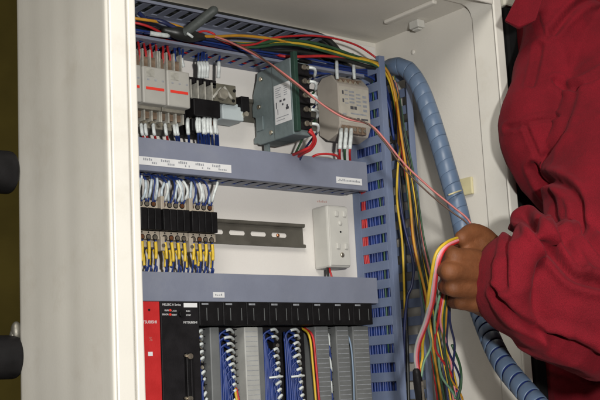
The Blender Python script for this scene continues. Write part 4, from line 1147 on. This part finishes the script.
sk.capsule([P(500, 303, -.374), P(486, 302, -.375), P(470, 299, -.375)], [.016, .019, .014], n=12)
sk.capsule([wrist, P(480, 281, -.374), P(466, 276, -.374)], [.030, .026, .019], n=14)
sk.capsule([P(494, 256, -.370), P(484, 240, -.372), P(473, 234, -.374), P(462, 238, -.378)], [.021, .0155, .0132, .0098], n=14)   # thumb
sk.capsule([P(495, 262, -.370), P(480, 250, -.374), P(468, 250, -.376)], [.022, .018, .012], n=12)                        # web of the thumb
# right arm hanging at the far side
sh2 = B(-.06, -.16, 1.60); el2 = B(-.10, -.20, 1.33); wr2 = B(-.02, -.20, 1.10)
sk.capsule([sh2, sh2.lerp(el2, .5), el2, el2.lerp(wr2, .4), wr2], [.05, .046, .040, .039, .028], n=14)
dn = (wr2 - el2).normalized()
sk.capsule([wr2, wr2 + dn * .05, wr2 + dn * .085], [.027, .030, .026], n=12)
for k in range(4):
    b0 = wr2 + dn * .085 + FWD * (.026 - .0175 * k)
    ln = (.075, .083, .077, .06)[k]
    sk.capsule([b0, b0 + dn * ln * .5 + FWD * .004, b0 + dn * ln * .85 + LFT * .014, b0 + dn * ln + LFT * .026], [.0095, .0086, .0078, .0066], n=10, seg=4)
sk.capsule([wr2 + dn * .03 + FWD * .022, wr2 + dn * .065 + FWD * .05 + LFT * .012, wr2 + dn * .10 + FWD * .055 + LFT * .018], [.015, .011, .008], n=10)
sk.capsule([B(0, .0, 1.1), B(0, .09, .98)], [.10, .085], n=12); sk.capsule([B(0, .0, 1.1), B(0, -.09, .98)], [.10, .085], n=12)

def skin_post(me):
    no = [v.normal.copy() for v in me.vertices]
    for v, nn in zip(me.vertices, no):
        p = v.co.copy()
        d = noise.noise(p * 60) * .0005 + noise.noise(p * 150) * .0003
        for k in range(4):                      # creases over the knuckles and along the back of the hand
            q = p - MC[k]; L_ = q.length
            if L_ < .017: d -= .0007 * (1 - L_ / .017) * max(0, sin(q.x * 1900 + 5 * noise.noise(p * 90))) ** 2
            q = p - PI_[k]; L_ = q.length
            if L_ < .014: d -= .0008 * (1 - L_ / .014) * max(0, sin(q.y * 1900 + 4 * noise.noise(p * 90))) ** 2
        if (p - wrist).length < .06: d -= .0006 * max(0, sin(p.x * 900 + p.z * 120 + 6 * noise.noise(p * 40))) ** 4
        v.co = p + nn * d
body = remesh_to('person', sk, .0023, 7, M['skin'], None, base=B(0, 0, FLOOR), post=skin_post)
tag(body, 'person in a dark red coverall reaching in from the right, fist closed round coloured wires', 'person')
# finger nail on the thumb, eyes, lips, hair
m = MB(); tn = P(461.5, 234.5, -.387); m.ellipsoid(tn, .0052, .0022, .0042)
for s_ in (-1, 1):
    e = hc + FWD * .080 + LFT * (.031 * s_) + Vector((0, 0, .012))
    ey = obj('eye', MB().ellipsoid(e, .013, .013, .012, rotH, 14, 10), M['eye'], body)
    obj('iris', MB().ellipsoid(e + FWD * .0105, .003, .0055, .0055, rotH, 12, 8), M['iris'], ey)
obj('lips', MB().ellipsoid(hc + FWD * .090 + Vector((0, 0, -.062)), .008, .023, .007, rotH), M['lip'], body)
hm = MB(); hm.ellipsoid(hc + FWD * -.014 + Vector((0, 0, .022)), .097, .083, .108, rotH, 28, 18)
def hair_post(me):
    no = [v.normal.copy() for v in me.vertices]
    for v, nn in zip(me.vertices, no): v.co = v.co + nn * (noise.noise(v.co * 70) * .006)
hair = remesh_to('hair', hm, .006, 1, M['hair'], body, post=hair_post)

# --- coverall
cl = MB()
def ring(c, rf, rl, n=26, tilt=0):
    return [c + FWD * (rf * cos(2 * pi * k / n)) + LFT * (rl * sin(2 * pi * k / n)) + Vector((0, 0, tilt * cos(2 * pi * k / n))) for k in range(n)]
tor = [(1.02, -.005, .160, .205), (1.10, .005, .160, .205), (1.18, .01, .158, .205), (1.27, .0, .135, .20), (1.36, .0, .142, .205), (1.44, .008, .165, .21), (1.50, .010, .175, .215), (1.56, .010, .175, .215), (1.62, .01, .165, .215), (1.68, .01, .150, .21), (1.735, .025, .135, .18), (1.775, .04, .112, .12), (1.81, .045, .085, .085)]
cl.loft([ring(B(f, 0, z), rf, rl) for (z, f, rf, rl) in tor])
cl.capsule([B(.04, 0, 1.76), B(.05, 0, 1.82)], [.082, .073], n=20)
cl.capsule([P(566, -30, -.315), P(563, 0, -.315), P(559, 30, -.315), P(555, 60, -.315), P(547, 90, -.316), P(539, 115, -.318), P(536, 137, -.320), P(544, 160, -.322), P(556, 180, -.325), P(590, 215, -.335)],
           [.05, .05, .05, .05, .05, .05, .05, .047, .044, .044], n=20, seg=6)
# sleeve of the near arm: loose upper arm, elbow and bloused forearm
s_up = [P(614, 60, -.34), P(609, 120, -.38), P(610, 190, -.43), P(620, 255, -.465), elbow]
cl.capsule([B(.0, .12, 1.66)] + s_up, [.090, .084, .080, .078, .080, .082], n=22)
fo = [elbow, P(600, 306, -.468), P(562, 297, -.448), P(548, 290, -.434), P(538, 287, -.424)]
cl.capsule(fo, [.082, .080, .078, .068, .054], n=22)
# bloused fabric above and below the forearm
cl.capsule([P(529, 228, -.40), P(546, 246, -.43), P(571, 264, -.46)], [.023, .036, .043], n=14)
cl.capsule([P(524, 248, -.41), P(522, 268, -.420), P(520, 294, -.420), P(526, 314, -.420), P(545, 328, -.43), P(580, 338, -.45), P(620, 346, -.46)], [.016, .018, .018, .019, .020, .022, .024], n=12, seg=6)
ca = (P(474, 280, -.37) - P(530, 286, -.455)).normalized(); cu_ = Vector((0, 0, 1)); cu_ = (cu_ - ca * cu_.dot(ca)).normalized(); cv_ = ca.cross(cu_)
for (off, Rc, rr) in ((.010, .0440, .0078), (.000, .0465, .0100), (-.012, .0480, .0115), (-.024, .0505, .012), (-.036, .053, .013), (-.047, .055, .014), (-.058, .057, .015)):
    cc = P(511, 282, -.404) + ca * off
    cl.tube([cc + cu_ * (Rc * 1.06 * cos(2 * pi * k / 28)) + cv_ * (Rc * sin(2 * pi * k / 28)) for k in range(29)], rr, 10, raw=True)

# far sleeve
cl.capsule([B(-.03, -.10, 1.60), sh2, sh2.lerp(el2, .5), el2, el2.lerp(wr2, .5), wr2 + (el2 - wr2) * .04], [.08, .082, .074, .068, .058, .044], n=18)
# legs
for s_ in (-1, 1):
    cl.capsule([B(-.01, .085 * s_, 1.08), B(.0, .10 * s_, .88), B(.01, .11 * s_, .70), B(.0, .115 * s_, .48), B(-.01, .12 * s_, .29)], [.125, .108, .092, .080, .072], n=20)

# folds: grooves cut along these lines (3-D polylines, with width and depth)
VD = Vector((.77, .63, -.05)).normalized()
FOLD = []
def fold(pts, wd, dp, hgt=0): FOLD.append(([P(*p) for p in catmull_px(pts)], wd, dp))
def catmull_px(pts):
    return [tuple(v) for v in catmull([Vector(p) for p in pts], 6)]
fold([(526, 224, -.38), (540, 246, -.42), (556, 265, -.45), (571, 284, -.46), (586, 292, -.46), (602, 297, -.46)], .0052, .012)
fold([(534, 160, -.36), (544, 174, -.38), (557, 184, -.40), (571, 196, -.42), (579, 212, -.43), (580, 232, -.43), (587, 252, -.44), (602, 270, -.45)], .0048, .011)
fold([(553, 196, -.40), (556, 222, -.42), (562, 246, -.43), (571, 270, -.44), (578, 280, -.45)], .0040, .006)
fold([(515, 240, -.36), (511, 255, -.38), (508, 280, -.40), (509, 298, -.40)], .0038, .006)
fold([(500, 300, -.385), (503, 306, -.385), (508, 314, -.39), (520, 327, -.40), (540, 338, -.41), (562, 346, -.42)], .0036, .006)
fold([(556, 348, -.40), (575, 356, -.41), (602, 370, -.42)], .006, .010)
fold([(507, 119, -.34), (520, 117, -.36), (538, 116, -.37), (560, 117, -.38)], .0030, .005)
fold([(525, 120, -.36), (532, 138, -.36), (540, 154, -.37)], .0026, .005)
fold([(578, 92, -.38), (568, 122, -.38), (560, 140, -.38), (547, 153, -.37)], .0050, .005)
fold([(540, 44, -.34), (537, 62, -.34), (532, 84, -.34)], .004, .005)
fold([(538, 8, -.34), (541, 22, -.34), (545, 35, -.34), (548, 40, -.34)], .003, .005)
fold([(553, 36, -.34), (565, 24, -.34), (580, 12, -.34), (602, 3, -.34)], .0045, .008)
fold([(556, 81, -.36), (566, 89, -.37), (580, 92, -.38), (602, 88, -.38)], .0045, .007)
def seg_dist(p, poly):
    best = 9; 
    for a, b in zip(poly[:-1], poly[1:]):
        d = b - a; w_ = p - a
        d = d - VD * d.dot(VD); w_ = w_ - VD * w_.dot(VD)
        t = max(0, min(1, w_.dot(d) / max(1e-12, d.dot(d))))
        dd = (w_ - d * t).length
        if dd < best: best = dd
    return best
BBOX = []
for poly, wd, dp in FOLD:
    fl = [p - VD * p.dot(VD) for p in poly]
    lo = Vector((min(p[i] for p in fl) for i in range(3))); hi = Vector((max(p[i] for p in fl) for i in range(3)))
    BBOX.append((lo - Vector((1, 1, 1)) * wd * 4, hi + Vector((1, 1, 1)) * wd * 4))
def cloth_post(me):
    ax = (wrist - elbow).normalized()
    co = [v.co.copy() for v in me.vertices]; no = [v.normal.copy() for v in me.vertices]
    for i, v in enumerate(me.vertices):
        p, nn = co[i], no[i]
        wp = p + Vector((noise.noise(p * 6), noise.noise(p * 6 + Vector((9, 0, 0))), noise.noise(p * 6 + Vector((0, 9, 0))))) * .05
        # creases run across the forearm, and slant over the chest
        s1 = noise.noise(Vector((wp.x * 11 + wp.z * 4, wp.y * 9, wp.z * 6.5 - wp.x * 3)))
        s2 = noise.noise(Vector((wp.x * 30, wp.y * 22, wp.z * 17 + wp.x * 10)) + Vector((5, 5, 5)))
        r1 = 1 - abs(s1) * 2; r2 = 1 - abs(s2) * 2
        d = .0036 * (r1 * r1 * r1 if r1 > 0 else 0) + .0012 * (r2 * r2 if r2 > 0 else 0) + .0006 * noise.noise(p * 40)
        d *= max(0.0, min(1.0, ((p - wrist).length - .045) / .05))
        if nn.dot(VD) < .35:
            q = p - VD * p.dot(VD)
            for (poly, wd, dp), (lo, hi) in zip(FOLD, BBOX):
                if lo.x < q.x < hi.x and lo.y < q.y < hi.y and lo.z < q.z < hi.z:
                    t = seg_dist(p, poly) / wd
                    if t < 4:
                        d += -dp * math.exp(-t * t) + dp * .55 * math.exp(-(t - 2.1) ** 2 * 1.2)
        v.co = p + nn * d
cov = remesh_to('coverall', cl, .0038, 11, M['fabric'], body, post=cloth_post)
# cuff band, collar, pocket flap
cu = [P(498, 240, -.366), P(490, 258, -.385), P(487, 280, -.396), P(489, 304, -.392), P(497, 322, -.378)]
# collar point jutting towards the cabinet
a, b, c, d, e = P(519, -8, -.318), P(505, 20, -.325), P(519, 28, -.332), P(536, 20, -.352), P(545, -8, -.352)
m = MB(); off = Vector((.005, .006, 0)); m.prism([a, b, c, d, e], (0, 0, 0), off)
obj('collar', m, M['fabric'], body, .002)
for s_ in (-1, 1):
    sh_ = MB(); f0 = B(-.01, .12 * s_, FLOOR)
    sh_.capsule([f0 + FWD * -.05 + Vector((0, 0, .045)), f0 + FWD * .06 + Vector((0, 0, .042)), f0 + FWD * .16 + Vector((0, 0, .036))], [.044, .044, .036], n=14)
    obj('shoe', sh_, M['shoe'], body)
